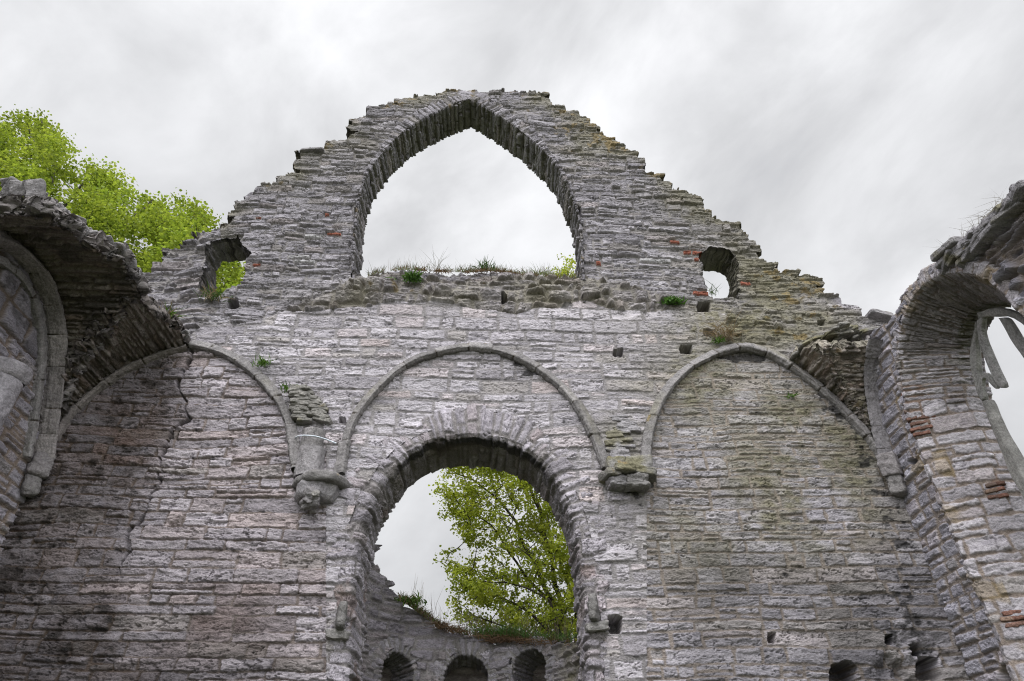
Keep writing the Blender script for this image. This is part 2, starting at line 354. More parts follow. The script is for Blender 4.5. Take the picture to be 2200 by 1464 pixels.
# ------------------------------------------------------------------ loose rocks, turned pieces
def rock(c, size, rot=(0, 0, 0), seed=0, n=12, k=7, amp=.1, lay=.05, col=(.22, .21, .2)):
    g = np.linspace(-1, 1, n+1); A, B = np.meshgrid(g, g, indexing='ij'); o = np.ones_like(A)
    fs = [np.stack(x, -1) for x in ((A, B, o), (B, A, -o), (o, A, B), (-o, B, A), (B, o, A), (A, -o, B))]
    V = np.concatenate([x.reshape(-1, 3) for x in fs]); ids = np.arange((n+1)**2).reshape(n+1, n+1)
    q = np.stack([ids[:-1, :-1], ids[1:, :-1], ids[1:, 1:], ids[:-1, 1:]], -1).reshape(-1, 4)
    Q = np.concatenate([q+i*(n+1)**2 for i in range(6)])
    V = V/(np.abs(V)**k).sum(1, keepdims=True)**(1/k)
    s = np.array(size)/2; mn = min(size); P = V*s
    x, y, z = (P*(1/ max(size))*3).T+seed*1.7
    d = amp*mn*fbm3(x*1.3, y*1.3, z*1.3, seed, 3)+lay*mn*np.floor(2.5*fbm3(x*.8, y*.8, P[:, 2]*26+seed, seed+9, 2))/2.5+.03*mn*fbm3(x*6, y*6, z*6, seed+3, 2)
    nrm = V/np.linalg.norm(V, axis=1, keepdims=True); P = P+nrm*d[:, None]
    R = np.array(Matrix.Rotation(rot[2], 3, 'Z') @ Matrix.Rotation(rot[1], 3, 'Y') @ Matrix.Rotation(rot[0], 3, 'X'))
    P = P @ R.T+np.array(c)
    cc = np.array(col)*(1+.25*fbm3(x*2, y*2, z*4, seed+5, 3))[:, None]
    return P, Q, cc
def join(name, parts, mat, parent=None, post=None):
    o = 0; V, Q, Cc = [], [], []
    for p, q, c in parts:
        V.append(p); Q.append(q+o); Cc.append(c); o += len(p)
    V = np.concatenate(V); Cc = np.concatenate(Cc)
    if post is not None: Cc = post(V, Cc)
    return mkmesh(name, V, np.concatenate(Q), mat, Cc, V*np.array([1, 1, 1.]), parent)
def mossy(amt, seed=3):
    def f(V, c):
        z = fbm3(V[:, 0]*4, V[:, 1]*4, V[:, 2]*4, seed, 3)
        c = stain(c, OLIVE, sm((z+amt)/.5)*.75); z2 = fbm3(V[:, 0]*9, V[:, 1]*9, V[:, 2]*9, seed+2, 3)
        return stain(c, OCHRE, sm((z2-.55+amt*.5)/.2)*.7)
    return f
def turned(c, prof, a0, a1, seed, col, n=36, amp=.012):
    pr, _ = smooth_path(prof, .02, 0); a = np.linspace(a0, a1, n)
    A, Rr = np.meshgrid(a, pr[:, 0], indexing='ij'); Z = np.broadcast_to(pr[:, 1], A.shape)
    Rr = Rr+amp*fbm(A*2.2, Z*5, seed, 3)
    P = np.stack([c[0]+Rr*np.cos(A), c[1]+Rr*np.sin(A), c[2]+Z], -1)
    ids = np.arange(A.size).reshape(A.shape); Q = np.stack([ids[:-1, :-1], ids[1:, :-1], ids[1:, 1:], ids[:-1, 1:]], -1).reshape(-1, 4)
    cc = np.array(col)*(1+.22*fbm(A*4, Z*9, seed+3, 3))[..., None]
    return P.reshape(-1, 3), Q, cc.reshape(-1, 3)

# ================================================================== THE GROUND
gv = [(-300, -300, 0), (300, -300, 0), (300, 300, 0), (-300, 300, 0)]
tag(mkmesh('ground', gv, [(0, 1, 2, 3)], M_GROUND, smooth=False), kind='structure')

XL, XR = -6.6, 5.8
def pl(pts, Y=0.): return [(atY(x, y, Y)[0], atY(x, y, Y)[2]) for x, y in pts]
def plx(pts, X): return [(atX(x, y, X)[1], atX(x, y, X)[2]) for x, y in pts]

# ================================================================== THE GABLE WALL
gable = empty('gable_wall', (0, 0, 0), 'tall grey rubble gable wall with a pointed window arch above a wide round arch', 'ruined wall')
fr_g = lambda u, v, n: (u, -n, v)
UPPER = [(764, 640), (762, 578), (761, 524), (767, 469), (776, 407), (791, 371), (816, 335), (845, 302), (875, 277), (908, 257), (942, 239), (976, 225), (1000, 215), (1008, 213), (1018, 216), (1035, 227), (1060, 242), (1085, 258), (1122, 284), (1158, 316), (1191, 349), (1213, 385), (1227, 422), (1240, 455), (1246, 500), (1249, 560), (1251, 600), (1254, 650)]
LOWER = [(742, 1464), (745, 1340), (755, 1202), (776, 1109), (805, 1048), (846, 995), (892, 957), (950, 938), (1020, 934), (1080, 943), (1130, 963), (1175, 998), (1208, 1045), (1235, 1109), (1252, 1200), (1262, 1310), (1270, 1464)]
P_UP = pl(UPPER); P_LO = [(u+np.interp(u, [-1.9, -.35, 1.2], [.06, 0, -.04]), v-.04) for u, v in pl(LOWER)]; P_LO = [(P_LO[0][0]+.0, 0.)]+P_LO+[(P_LO[-1][0], 0.)]
SILL = [(1262, 604), (1240, 600), (1200, 597), (1150, 590), (1100, 583), (1050, 577), (1000, 582), (940, 581), (880, 575), (830, 579), (800, 592), (770, 588), (750, 592)]
OUTL = [(-500, 640), (270, 575), (300, 565), (335, 550), (348, 536), (348, 519), (380, 515), (381, 502), (397, 499), (397, 487), (448, 488), (464, 474), (482, 472), (483, 464), (497, 436), (540, 407), (556, 393), (591, 389), (609, 371), (636, 369), (636, 338), (645, 318), (689, 318), (704, 304), (751, 293), (753, 255), (773, 242), (795, 235), (842, 215), (904, 202), (973, 186), (1009, 187), (1067, 189), (1184, 193), (1191, 220), (1235, 233), (1264, 242), (1285, 273), (1322, 295), (1343, 310), (1386, 339), (1378, 361), (1430, 370), (1453, 396), (1483, 406), (1509, 421), (1509, 442), (1541, 450), (1541, 464), (1589, 476), (1589, 486), (1618, 496), (1623, 505), (1642, 525), (1632, 544), (1647, 554), (1664, 566), (1664, 575), (1729, 580), (1731, 590), (1760, 597), (1760, 617), (1782, 621), (1809, 633), (1811, 652), (1845, 662), (1861, 679), (1900, 686), (2100, 700), (2600, 740), (2600, 2900), (-900, 2900)]
HOLE_L = [(427, 622), (423, 587), (438, 558), (432, 528), (450, 505), (505, 497), (520, 520), (538, 540), (524, 550), (524, 568), (513, 603), (485, 616), (475, 624), (444, 634)]
HOLE_R = [(1508, 535), (1524, 524), (1563, 525), (1582, 539), (1592, 558), (1588, 578), (1590, 611), (1592, 632), (1535, 632), (1522, 615), (1516, 595), (1514, 570), (1508, 558)]

def gable_masonry():
    RES = .0098
    uu = np.arange(-7.4, 7.3, RES); vv = np.concatenate([np.arange(0, 2.9, .06), np.arange(2.9, 15.75, RES)])
    U, V = np.meshgrid(uu, vv); U = U.astype(f32); V = V.astype(f32)
    PX, PY = proj(U, 0*U, V); PX = PX.astype(f32); PY = PY.astype(f32)
    wob = fbm(U*.9, V*.9, 3, 3)
    py = PY+22*wob
    # zones: 0 thin slab courses of the gable, 1 lumpy rubble pocket, 2 squared blocks, 3 long low courses, 4 squarer small stones low right, 5 broken rough
    sel = np.full(U.shape, 2, np.int8)
    sel[py < 655] = 1
    top = np.interp(PX, [-500, 560, 700, 770, 1250, 1420, 1500, 2600], [735, 690, 640, 590, 592, 640, 655, 690])+12*wob
    sel[PY < top] = 0
    sel[(PX < 470) & (PY < 745+14*wob) & (PX+PY*.75 < 960+30*wob)] = 5
    sel[(PX > 1560) & (PY < 790+14*wob)] = 0
    archL = inpoly(PX, PY, [(95, 970), (150, 890), (270, 790), (410, 745), (520, 778), (595, 850), (640, 960), (640, 1060)]) | ((PX < 700) & (PY > 960))
    sel[archL] = 3
    sel[(PX > 1390) & inpoly(PX, PY, [(1385, 1000), (1405, 880), (1480, 790), (1600, 745), (1710, 795), (1820, 890), (1940, 1010), (2700, 1200), (2700, 3000), (1280, 3000), (1280, 1060)])] = 4
    ms = [masonry(U, V, 11, (.08, .2), (.14, .75), .35, 1.2), masonry(U, V, 23, (.10, .28), (.14, .5), .25, 2.6), masonry(U, V, 37, (.14, .28), (.2, .85), .22, .8),
          masonry(U, V, 41, (.11, .23), (.22, 1.05), .22, 1.0), masonry(U, V, 53, (.1, .22), (.2, .95), .2, .9), masonry(U, V, 67, (.07, .19), (.2, .8), .35, 1.6)]
    m = pick(ms, sel); del ms
    bricks = [(715, 495, .27, .075), (1484, 534, .24, .09), (1502, 535, .22, .09), (1500, 549, .1, .09), (1508, 624, .3, .1), (1452, 512, .2, .09), (1606, 600, .2, .09), (700, 455, .09, .08), (552, 460, .12, .06), (548, 563, .16, .08), (1287, 560, .1, .1)]
    insert(m, U, V, [(*pl([(x, y)])[0], w, h, .75, 2.) for x, y, w, h in bricks])
    lights = [(1410, 552, .6, .1), (672, 502, .35, .09), (640, 545, .4, .09), (652, 555, .38, .09)]
    insert(m, U, V, [(*pl([(x, y)])[0], w, h, .8, 3.) for x, y, w, h in lights])
    par = lambda *a: np.array(a, f32)[sel]
    h, pf = relief(m, U, V, 7, joint=par(.003, .002, .013, .004, .008, .004), bev=par(.016, .045, .013, .013, .013, .025), jd=par(.034, .08, .013, .030, .016, .045), proj_=par(.03, .06, .014, .02, .014, .07),
                   bed=par(.015, .026, .008, .0125, .009, .032), rough=par(.011, .022, .010, .010, .010, .012), tilt=par(.3, .5, .12, .17, .12, .7), crack=par(.026, .02, .019, .024, .019, .04))
    h = h+.035*fbm(U*.7, V*.7, 91, 3)
    h -= .09*sm((690-PY)/60)*(sel != 1)                                             # the gable stands back above the vault pocket
    h += .07*np.exp(-((PY-632-8*wob)/34)**2)*sm((PX-560)/120)*sm((1540-PX)/120)
    h -= .16*sm((600-PX-PY*.25)/110)*(sel == 5)
    for xs, a, b in (((90, 640), 410, 745), ((735, 1300), 1035, 748), ((1388, 1905), 1600, 748)): pass
    # crack in the left bay
    cp = [(416, 752), (404, 775), (388, 800), (386, 835), (404, 870), (405, 895), (378, 920), (372, 945), (350, 985), (345, 1035), (318, 1070), (312, 1100), (285, 1140), (270, 1190), (262, 1230)]
    cd = dpoly(PX+7*fbm(U*5, V*5, 8, 2)+16*(m['b']-.5), PY+5*fbm(U*5, V*5, 9, 2), cp)
    cw = 2.2+3.2*fbm(U*4, V*4, 19, 2)-np.clip((PY-1120)/50, 0, 3)
    h -= .13*sm((cw+2-cd)/2.2)
    # putlog holes and lost stones
    for x, y, rx, ry, dp in [(1328, 757, 9, 7, .4), (1473, 752, 12, 9, .4), (1659, 1371, 9, 12, .4), (1910, 1373, 8, 10, .35), (1815, 1452, 30, 26, .5), (1322, 1343, 15, 19, .45), (1083, 642, 6, 10, .3), (497, 648, 12, 14, .35), (1514, 655, 14, 13, .35), (1768, 689, 9, 7, .3),
                             (766, 452, 7, 15, .25), (735, 903, 7, 6, .2), (2000, 1432, 26, 24, .45), (1972, 1396, 14, 12, .3), (1244, 446, 5, 11, .2), (1525, 715, 12, 8, .14)]:
        q = np.maximum(np.abs(PX-x)/rx, np.abs(PY-y)/ry)*.75+.25*np.hypot((PX-x)/rx, (PY-y)/ry)+.2*fbm(U*6, V*9, int(x), 2)
        h -= dp*sm((1.1-q)/.14)
    ruin = blob(PX, PY, 1985, 1405, 70, 50)+.8*blob(PX, PY, 1940, 1440, 90, 30)
    h += sm(ruin*1.3-.2)*(.12*fbm(U*5, V*5, 71, 4)-.06)
    # ---- keep: silhouette follows whole stones; openings
    cpx, cpy = proj(m['cu'], 0*U, m['cv'])
    tx, ty = .45*PX+.55*cpx, .45*PY+.55*cpy
    tx = tx+4*fbm(U*9, V*9, 5, 2); ty = ty+5+3*fbm(U*9, V*9, 6, 2)
    keep = inpoly(tx, ty, OUTL)
    def grow(pts, d):
        p, s = smooth_path(pts, .05, 2); return [tuple(x) for x in p+path_normals(p)*d]
    jig = lambda s: fbm(U*7, V*9, s, 3)
    sill = [(x, y) for x, y in pl(SILL)]
    op = grow([q for q in P_UP if q[1] > sill[0][1]-.05], .05)
    keep &= ~inpoly(U+.01*jig(1), V+.075*jig(2)-.03, op+sill)
    keep &= ~inpoly(U+.01*jig(1), V, grow(P_LO, .2))
    for _ in range(4): keep[1:-1, 1:-1] = keep[1:-1, 1:-1] & keep[:-2, 1:-1] & keep[2:, 1:-1] & keep[1:-1, :-2] & keep[1:-1, 2:]
    for _ in range(4): k2 = keep.copy(); k2[1:] |= keep[:-1]; k2[:-1] |= keep[1:]; k2[:, 1:] |= keep[:, :-1]; k2[:, :-1] |= keep[:, 1:]; keep = k2
    for hp in (HOLE_L, HOLE_R): keep &= ~inpoly(PX+4*jig(3), PY+4*jig(4), hp)
    # ---- colour of the stones, mortar, growth, soot and painted vignetting
    c = paint(m, pf, U, V, 3, P_GREY, (.225, .212, .21))
    cl = paint(m, pf, U, V, 4, P_LIGHT, (.25, .235, .24)); z = (sel == 2)[..., None]; c = np.where(z, cl, c)
    cd3 = paint(m, pf, U, V, 5, P_LIGHT, (.215, .185, .17)); c = np.where((sel == 3)[..., None], cd3*np.array([.9, .875, .875], f32), c)
    c4 = paint(m, pf, U, V, 6, P_GREY, (.2, .172, .155)); c = np.where((sel == 4)[..., None], c4*1.22, c)
    c1 = paint(m, pf, U, V, 8, P_GREY, (.225, .212, .205)); c = np.where((sel == 1)[..., None], c1*np.array([1.05, 1.03, .98], f32), c)
    nz = fbm(U*1.1, V*1.1, 101, 4); nf = fbm(U*7, V*11, 102, 4)
    # brown algae film left of the crack, and rusty stones low down
    crx = np.interp(PY, [740, 835, 895, 985, 1100, 1230, 1464], [420, 390, 400, 350, 312, 262, 330])
    film = sm((crx+25-PX)/90)*sm((PY-740)/60)*(PX < 700)
    c = c*(1-film*np.clip(.52+.22*nz+.15*nf, 0, .8))[..., None]
    c = stain(c, (.15, .105, .075), film*np.clip(.35+.5*nf+.25*nz, 0, .6)*(1-.6*pf))
    c = stain(c, (.035, .032, .03), film*sm((nf+.6*nz-.25)/.35)*.7)
    rust = (blob(PX, PY, 420, 1330, 190, 110)+.8*blob(PX, PY, 250, 950, 120, 90)+.35*blob(PX, PY, 715, 1260, 50, 40))*sm((m['b']-.35)/.2)
    c = stain(c, (.25, .165, .135), np.clip(rust*.55*(.7+.5*nz), 0, .65)*pf)
    c = stain(c, SOOT, sm((cw+4-cd)/5)*np.clip(.1+.8*nf, 0, .7))
    low = sm((PY-1130)/330)*sm((760-PX)/250); c = c*(1-low*np.clip(.4+.3*nz, .1, .62))[..., None]  # lower-left falloff: vignetting and dirt together, painted into the colour
    # olive film on the right bay and above it
    ol = 1.0*blob(PX, PY, 1740, 990, 150, 150)+.7*blob(PX, PY, 1500, 830, 120, 90)+.7*blob(PX, PY, 1560, 690, 170, 45)+.6*blob(PX, PY, 1700, 1130, 170, 90)+.5*blob(PX, PY, 1340, 930, 60, 90)+.45*blob(PX, PY, 1450, 1150, 110, 120)+.4*blob(PX, PY, 1600, 600, 120, 120)+.22*blob(PX, PY, 940, 640, 340, 35)
    c = stain(c, OLIVE, np.clip(ol*(.75+.9*nz+.4*nf), 0, .82)*(.5+.5*pf))
    lr = sm((PX-1300)/200)*sm((PY-1040)/250); c = c*(1-lr*np.clip(.26+.25*nz, 0, .5))[..., None]  # vignette-like darkening painted into the colour towards the lower right
    # ochre lichen: below the broken top and on ledges of the pocket
    topd = dpoly(PX, PY, OUTL[:-3])
    lich = .55*np.exp(-topd/34)+.8*blob(PX, PY, 1700, 640, 70, 80)+.5*blob(PX, PY, 1790, 680, 60, 40)+.4*blob(PX, PY, 1250, 300, 160, 60)+.45*blob(PX, PY, 1330, 260, 110, 60)+.35*blob(PX, PY, 1000, 205, 170, 24)+.42*np.exp(-((PY-625)/40)**2)*sm((PX-700)/100)*sm((1400-PX)/100)+.4*blob(PX, PY, 1490, 440, 60, 90)+.5*blob(PX, PY, 1660, 720, 150, 30)+.25*blob(PX, PY, 800, 650, 120, 40)
    c = stain(c, OLIVE, np.clip(lich*1.0*(.5+nz), 0, .55)*(sel < 2))
    c = stain(c, OCHRE, sm((lich*.8+.55*nf+.35*fbm(U*2.2, V*3.5, 77, 3)-.8)/.25)*.65)
    # soot and black crust with a shape of its own
    st = dpoly(PX+26*nz, PY+10*nf, [(1830, 900), (1880, 1030), (1905, 1080), (1925, 1150), (1945, 1250), (1975, 1330)])
    so_ = np.exp(-(st/36)**2)*(.42+.5*fbm(U*2.5, V*7, 83, 3))+.7*blob(PX, PY, 1780, 860, 40, 26, 40)+.75*blob(PX, PY, 1570, 768, 60, 12)+.6*blob(PX, PY, 1620, 770, 50, 9)+.9*blob(PX, PY, 1345, 1058, 26, 18)+.7*blob(PX, PY, 1130, 793, 40, 12, 20)+.5*blob(PX, PY, 1960, 1390, 60, 40)+.5*blob(PX, PY, 665, 1075, 22, 16)
    c = stain(c, SOOT, sm((so_+.6*nf-.38)/.3)*.88)
    c = np.where(((m['g'] > 1.5) & (m['g'] < 2.5) & (pf > .3))[..., None], np.array(BRICK, f32)*(1+.3*nf)[..., None], c)
    c = np.where(((m['g'] > 2.5) & (pf > .3))[..., None], np.array((.40, .39, .40), f32)*(1+.15*nf)[..., None], c)
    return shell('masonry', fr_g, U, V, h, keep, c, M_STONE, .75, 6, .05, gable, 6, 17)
gable_masonry()

# the two arches
def up_w(p, s):
    return np.interp(p[:, 1], [9, 12.2, 13.3, 14.0, 15.1], [.16, .16, .45, .85, 1.1])
def arch_post(c, P, S, Q, m, pf):
    z = fbm3(P[..., 0]*5, P[..., 1]*5, P[..., 2]*5, 31, 3)
    return stain(c, OCHRE, sm((z-.72)/.2)*.5*(Q < .4))
sweep('window_arch', fr_g, P_UP, [(.36, .0), (.03, .005), (.0, -.03), (0, -.78)], M_STONE, 201, gable, h=(.05, .15), l=(.3, 1.5), wid=up_w, pal=P_GREY, mortar=(.15, .14, .13),
      rel=dict(joint=.003, bev=.02, jd=.045, proj_=.03, bed=.012, rough=.008, tilt=.2, crack=.02), post=arch_post, split=.05, warp=.7)
def lo_w(p, s):
    return np.interp(p[:, 1], [0, 4.2, 5.0, 5.6, 6.5], [.42, .45, .72, .84, .86])
def lo_post(c, P, S, Q, m, pf):
    z = fbm3(P[..., 0]*2.5, P[..., 1]*2.5, P[..., 2]*2.5, 33, 4); zf = fbm3(P[..., 0]*8, P[..., 1]*8, P[..., 2]*8, 39, 3)
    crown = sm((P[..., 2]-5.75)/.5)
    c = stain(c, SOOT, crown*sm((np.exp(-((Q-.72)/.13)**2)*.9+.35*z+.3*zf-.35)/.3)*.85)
    c = stain(c, (.15, .13, .12), crown*sm((Q-.7)/.15)*np.clip(.4+.5*z, 0, .6))  # soffit darkened in the colour, as shade under the arch
    c = stain(c, (.24, .16, .13), sm((z+.3*zf-.35)/.25)*.45*(1-crown))
    return stain(c, (.12, .10, .085), sm((z-.45)/.2)*.4)*np.array([.85, .84, .86], f32)
sweep('chancel_arch', fr_g, P_LO, [(.60, .0), (.2, .018), (.08, .0), (.02, -.06), (.0, -.16), (0, -1.0)], M_STONE, 222, gable, h=(.13, .25), l=(.42, .9), wid=lo_w, pal=P_LIGHT, mortar=(.25, .235, .23),
      rel=dict(joint=.006, bev=.03, jd=.022, proj_=.024, bed=.014, rough=.008, tilt=.2, crack=.02), post=lo_post, split=.35, warp=1.3)
# blind arch ribs
RIB_L = [(84, 992), (110, 955), (150, 890), (205, 838), (275, 790), (345, 762), (404, 746)]
RIB_L2 = [(414, 742), (470, 754), (520, 779), (560, 813), (595, 852), (619, 895), (632, 945), (636, 985), (640, 1010)]
RIB_C = [(730, 1022), (733, 1000), (745, 940), (767, 890), (800, 846), (850, 797), (900, 770), (960, 753), (1010, 747), (1060, 752), (1110, 768), (1160, 795), (1208, 835), (1248, 882), (1274, 932), (1296, 990), (1302, 1008)]
RIB_R = [(1386, 1012), (1385, 1000), (1391, 940), (1407, 880), (1437, 830), (1480, 790), (1530, 763), (1580, 748), (1612, 748), (1660, 763), (1710, 795), (1770, 842), (1822, 892), (1866, 942), (1902, 992)]
rib('wall_rib', fr_g, pl(RIB_L), 301, gable, moss=.0, col0=(.20, .18, .175))
rib('wall_rib', fr_g, pl(RIB_L2), 305, gable, moss=.15)
rib('wall_rib', fr_g, pl(RIB_C), 302, gable, moss=.3)
rib('wall_rib', fr_g, pl(RIB_R), 303, gable, moss=.4)

# corbels below the ribs
def on(px, py, y): return atY(px, py, y)
G = (.25, .24, .235)
a = on(681, 1012, -.3); cb = join('corbel', [turned((a[0]-.02, .02, on(681, 1062, -.3)[2]), [(.0, -.02), (.24, .0), (.29, .06), (.31, .2), (.31, .26)], math.pi, 2*math.pi, 5, (.27, .258, .27), amp=.04)], M_STONE, gable)
join('abacus', [turned((a[0]+.02, .02, on(681, 1028, -.36)[2]), [(.0, .0), (.36, .0), (.395, .03), (.39, .1), (.34, .15), (.0, .2)], math.pi, 2*math.pi, 6, (.19, .182, .18), amp=.035)], M_STONE, cb, mossy(-.15))
join('carved_head', [rock(on(667, 1072, -.2), (.22, .24, .24), (0, 0, .2), 61, 16, 4, .26, .05, (.2, .19, .195)), rock(on(678, 1062, -.3), (.1, .1, .1), (0, 0, .2), 62, 8, 3, .2, 0, (.22, .21, .2))], M_STONE, cb)
r = join('shaft_stub', [turned((on(663, 960, -.18)[0]+.02, .0, on(663, 995, -.2)[2]), [(.2, -.16), (.2, .3)], math.pi*.98, 2.02*math.pi, 7, (.25, .238, .245)), turned((on(663, 930, -.18)[0]+.03, .0, on(663, 954, -.2)[2]), [(.17, 0), (.17, .3), (.0, .33)], math.pi*.98, 2.02*math.pi, 8, (.205, .195, .195))], M_STONE, gable)
rs = np.random.RandomState(4); sl_ = []
for k in range(17):
    t = k/16; y = 842+t*66
    for q in range(2):
        x = 644+t*6+(q*(18+26*t))+rs.uniform(-5, 5)
        if q and t < .2: x -= 14
        sl_.append(rock(on(x, y, -.1+.07*t), (rs.uniform(.2, .36), .34-.08*t-q*.1, rs.uniform(.045, .075)), (rs.uniform(-.12, .12), rs.uniform(-.15, .15)+q*.15, rs.uniform(-.3, .3)), 100+k*2+q, 10, 7, .16, .1, (.24, .23, .215)))
join('springer_rubble', sl_, M_STONE, gable, mossy(-.3))
a = on(1349, 1012, -.25)
cb = join('corbel', [rock(on(1326, 1040, -.1), (.28, .3, .17), (0, 0, .1), 71, 16, 7, .14, .1, (.25, .24, .25)), rock(on(1368, 1040, -.12), (.34, .34, .18), (0, .06, -.1), 72, 16, 7, .18, .12, (.2, .192, .19))], M_STONE, gable, mossy(-.25))
join('abacus', [rock(on(1310, 1021, -.14), (.24, .36, .12), (0, -.12, .3), 73, 16, 7, .14, .12, (.21, .2, .19)), rock(on(1340, 1014, -.16), (.3, .4, .11), (0, .02, 0), 74, 16, 8, .14, .12, (.21, .2, .185)), rock(on(1384, 1020, -.14), (.34, .34, .11), (0, .2, -.2), 75, 16, 7, .16, .12, (.2, .192, .18))], M_STONE, cb, mossy(-.08))
join('springer_stone', [rock(on(1322, 1000, -.08), (.28, .24, .2), (0, 0, .05), 76, 12, 9, .05, .05, (.23, .222, .21)), rock(on(1364, 999, -.08), (.3, .24, .2), (0, 0, -.05), 77, 12, 9, .05, .05, (.235, .226, .21)), rock(on(1387, 998, -.09), (.17, .24, .22), (0, 0, 0), 79, 12, 9, .05, .05, (.24, .23, .225))], M_STONE, cb, mossy(-.12))
sr = [rock(on(1325+rs.uniform(-14, 26)*(1-t*.4), 900+t*84, .05), (rs.uniform(.25, .42), .2, rs.uniform(.05, .09)), (0, rs.uniform(-.1, .1), rs.uniform(-.2, .2)), 130+k, 10, 8, .16, .16, (.28, .268, .28)) for k, t in enumerate(np.linspace(0, 1, 13))]
join('springer_rubble', sr, M_STONE, gable, mossy(-.4))
for x, y, s in ((733, 1326, 1), (1276, 1309, -1)):
    p = on(x, y, -.1)
    join('impost_stub', [rock(p, (.12, .34, .32), (0, 0, .25*s), 80+s, 16, 4.5, .12, .1, (.17, .163, .16)), rock(p+np.array([-.03*s, .08, -.2]), (.3, .22, .12), (0, .1*s, 0), 83+s, 10, 5, .2, .1, (.25, .24, .235))], M_STONE, gable)
# corner springers
def corner_springer(px, py, X, sgn, seed):
    p = on(px, py, -.1)
    return join('corner_springer', [rock((X-sgn*.08, -.1, p[2]+.02), (.27, .27, .34), (0, 0, .78), seed, 16, 8, .07, .05, (.215, .2, .205)), rock((X-sgn*.07, -.08, p[2]-.27), (.22, .22, .3), (0, .1*sgn, .78), seed+1, 16, 5, .1, .05, (.195, .185, .185))], M_RIB, gable)
corner_springer(80, 1005, XL, -1, 85); corner_springer(1912, 1005, XR, 1, 88)
# slabs that stick out of the broken top
cop = []
for i, (x, y, w, d, h, ry) in enumerate([(674, 331, .5, .3, .06, 0), (1882, 690, .4, .5, .1, .3)]):
    join('coping_stone', [rock(on(x, y, .1), (w, d, h), (rs.uniform(-.06, .06), ry, rs.uniform(-.1, .1)), 400+i, 16, 8, .1, .12, (.25, .24, .25))], M_STONE, gable, mossy(-.3))

# ================================================================== LEFT SIDE WALL AND ITS VAULT
left = empty('vaulted_side_wall', (XL, -2, 0), 'dark side wall with a broken vault springing from it, green tree above', 'ruined wall')
fr_l = lambda u, v, n: (XL+n, u, v)
def wall_grid(u0, u1, z0, z1, res, zc=.06):
    uu = np.arange(u0, u1, res); vv = np.concatenate([np.arange(0, z0, zc), np.arange(z0, z1, res)])
    U, V = np.meshgrid(uu, vv); return U.astype(f32), V.astype(f32)
def left_masonry():
    U, V = wall_grid(-6.5, .72, 4.2, 8.35, .013)
    m = pick([masonry(U, V, 501, (.11, .2), (.22, .6), .2, 1.1), masonry(U, V, 502, (.28, .42), (.4, .8), .05, .6)], (V > 7.12+.05*fbm(U, V, 3, 2)).astype(int))
    h, pf = relief(m, U, V, 503, joint=.012, bev=.025, jd=.03, proj_=.02, bed=.014, rough=.007, tilt=.2, crack=.018)
    c = paint(m, pf, U, V, 504, P_LIGHT, (.26, .21, .17))*np.array([.93, .93, .97], f32)
    nf = fbm(U*5, V*8, 505, 4)
    c = c*(1-.38*sm((V-7.05)/.2))[..., None]; c = stain(c, (.06, .058, .056), sm((V-7.1)/.2)*sm((nf-.1)/.4)*.6)  # upper wall darkened in the colour for the shade below the vault
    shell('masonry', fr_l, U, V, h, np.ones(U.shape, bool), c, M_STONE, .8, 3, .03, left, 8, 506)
left_masonry()
FOR_L = plx([(98, 985), (112, 900), (125, 800), (127, 720), (112, 625), (80, 560), (40, 520), (0, 490)], XL)+[(-3.15, 7.82), (-3.65, 7.3), (-3.95, 6.7), (-4.05, 6.2)]
rib('wall_rib', fr_l, [tuple(x) for x in smooth_path(FOR_L[::-1], .05, 2)[0]+path_normals(smooth_path(FOR_L[::-1], .05, 2)[0])*-.13], 5119, left, w=.25, dep=.24, moss=-.2, col0=(.26, .24, .24), it=0)
def offset_path(pts, d):
    p, s = smooth_path(pts, .05, 2); return [tuple(x) for x in p+path_normals(p)*d]
INN = offset_path(FOR_L[::-1], -.4)
rib('arch_moulding', fr_l, INN, 513, left, w=.13, dep=.07, moss=-.3, col0=(.24, .23, .23), it=0)
CYY, CZZ = -1.36, 6.6
oc = join('half_column', [turned((XL, CYY, 0), [(.25, 0), (.25, 4), (.245, CZZ-.55)], -math.pi/2, math.pi/2, 515, (.29, .277, .30), 40, .014), turned((XL, CYY, 0), [(.24, CZZ-.545), (.25, CZZ-.02)], -math.pi/2, math.pi/2, 516, (.31, .295, .32), 40, .016)], M_RIB, left)
join('capital', [turned((XL, CYY, 0), [(.25, CZZ-.01), (.28, CZZ+.03), (.29, CZZ+.15), (.28, CZZ+.2), (.0, CZZ+.21)], -math.pi/2, math.pi/2, 517, (.29, .275, .295), 40, .02)], M_RIB, oc)

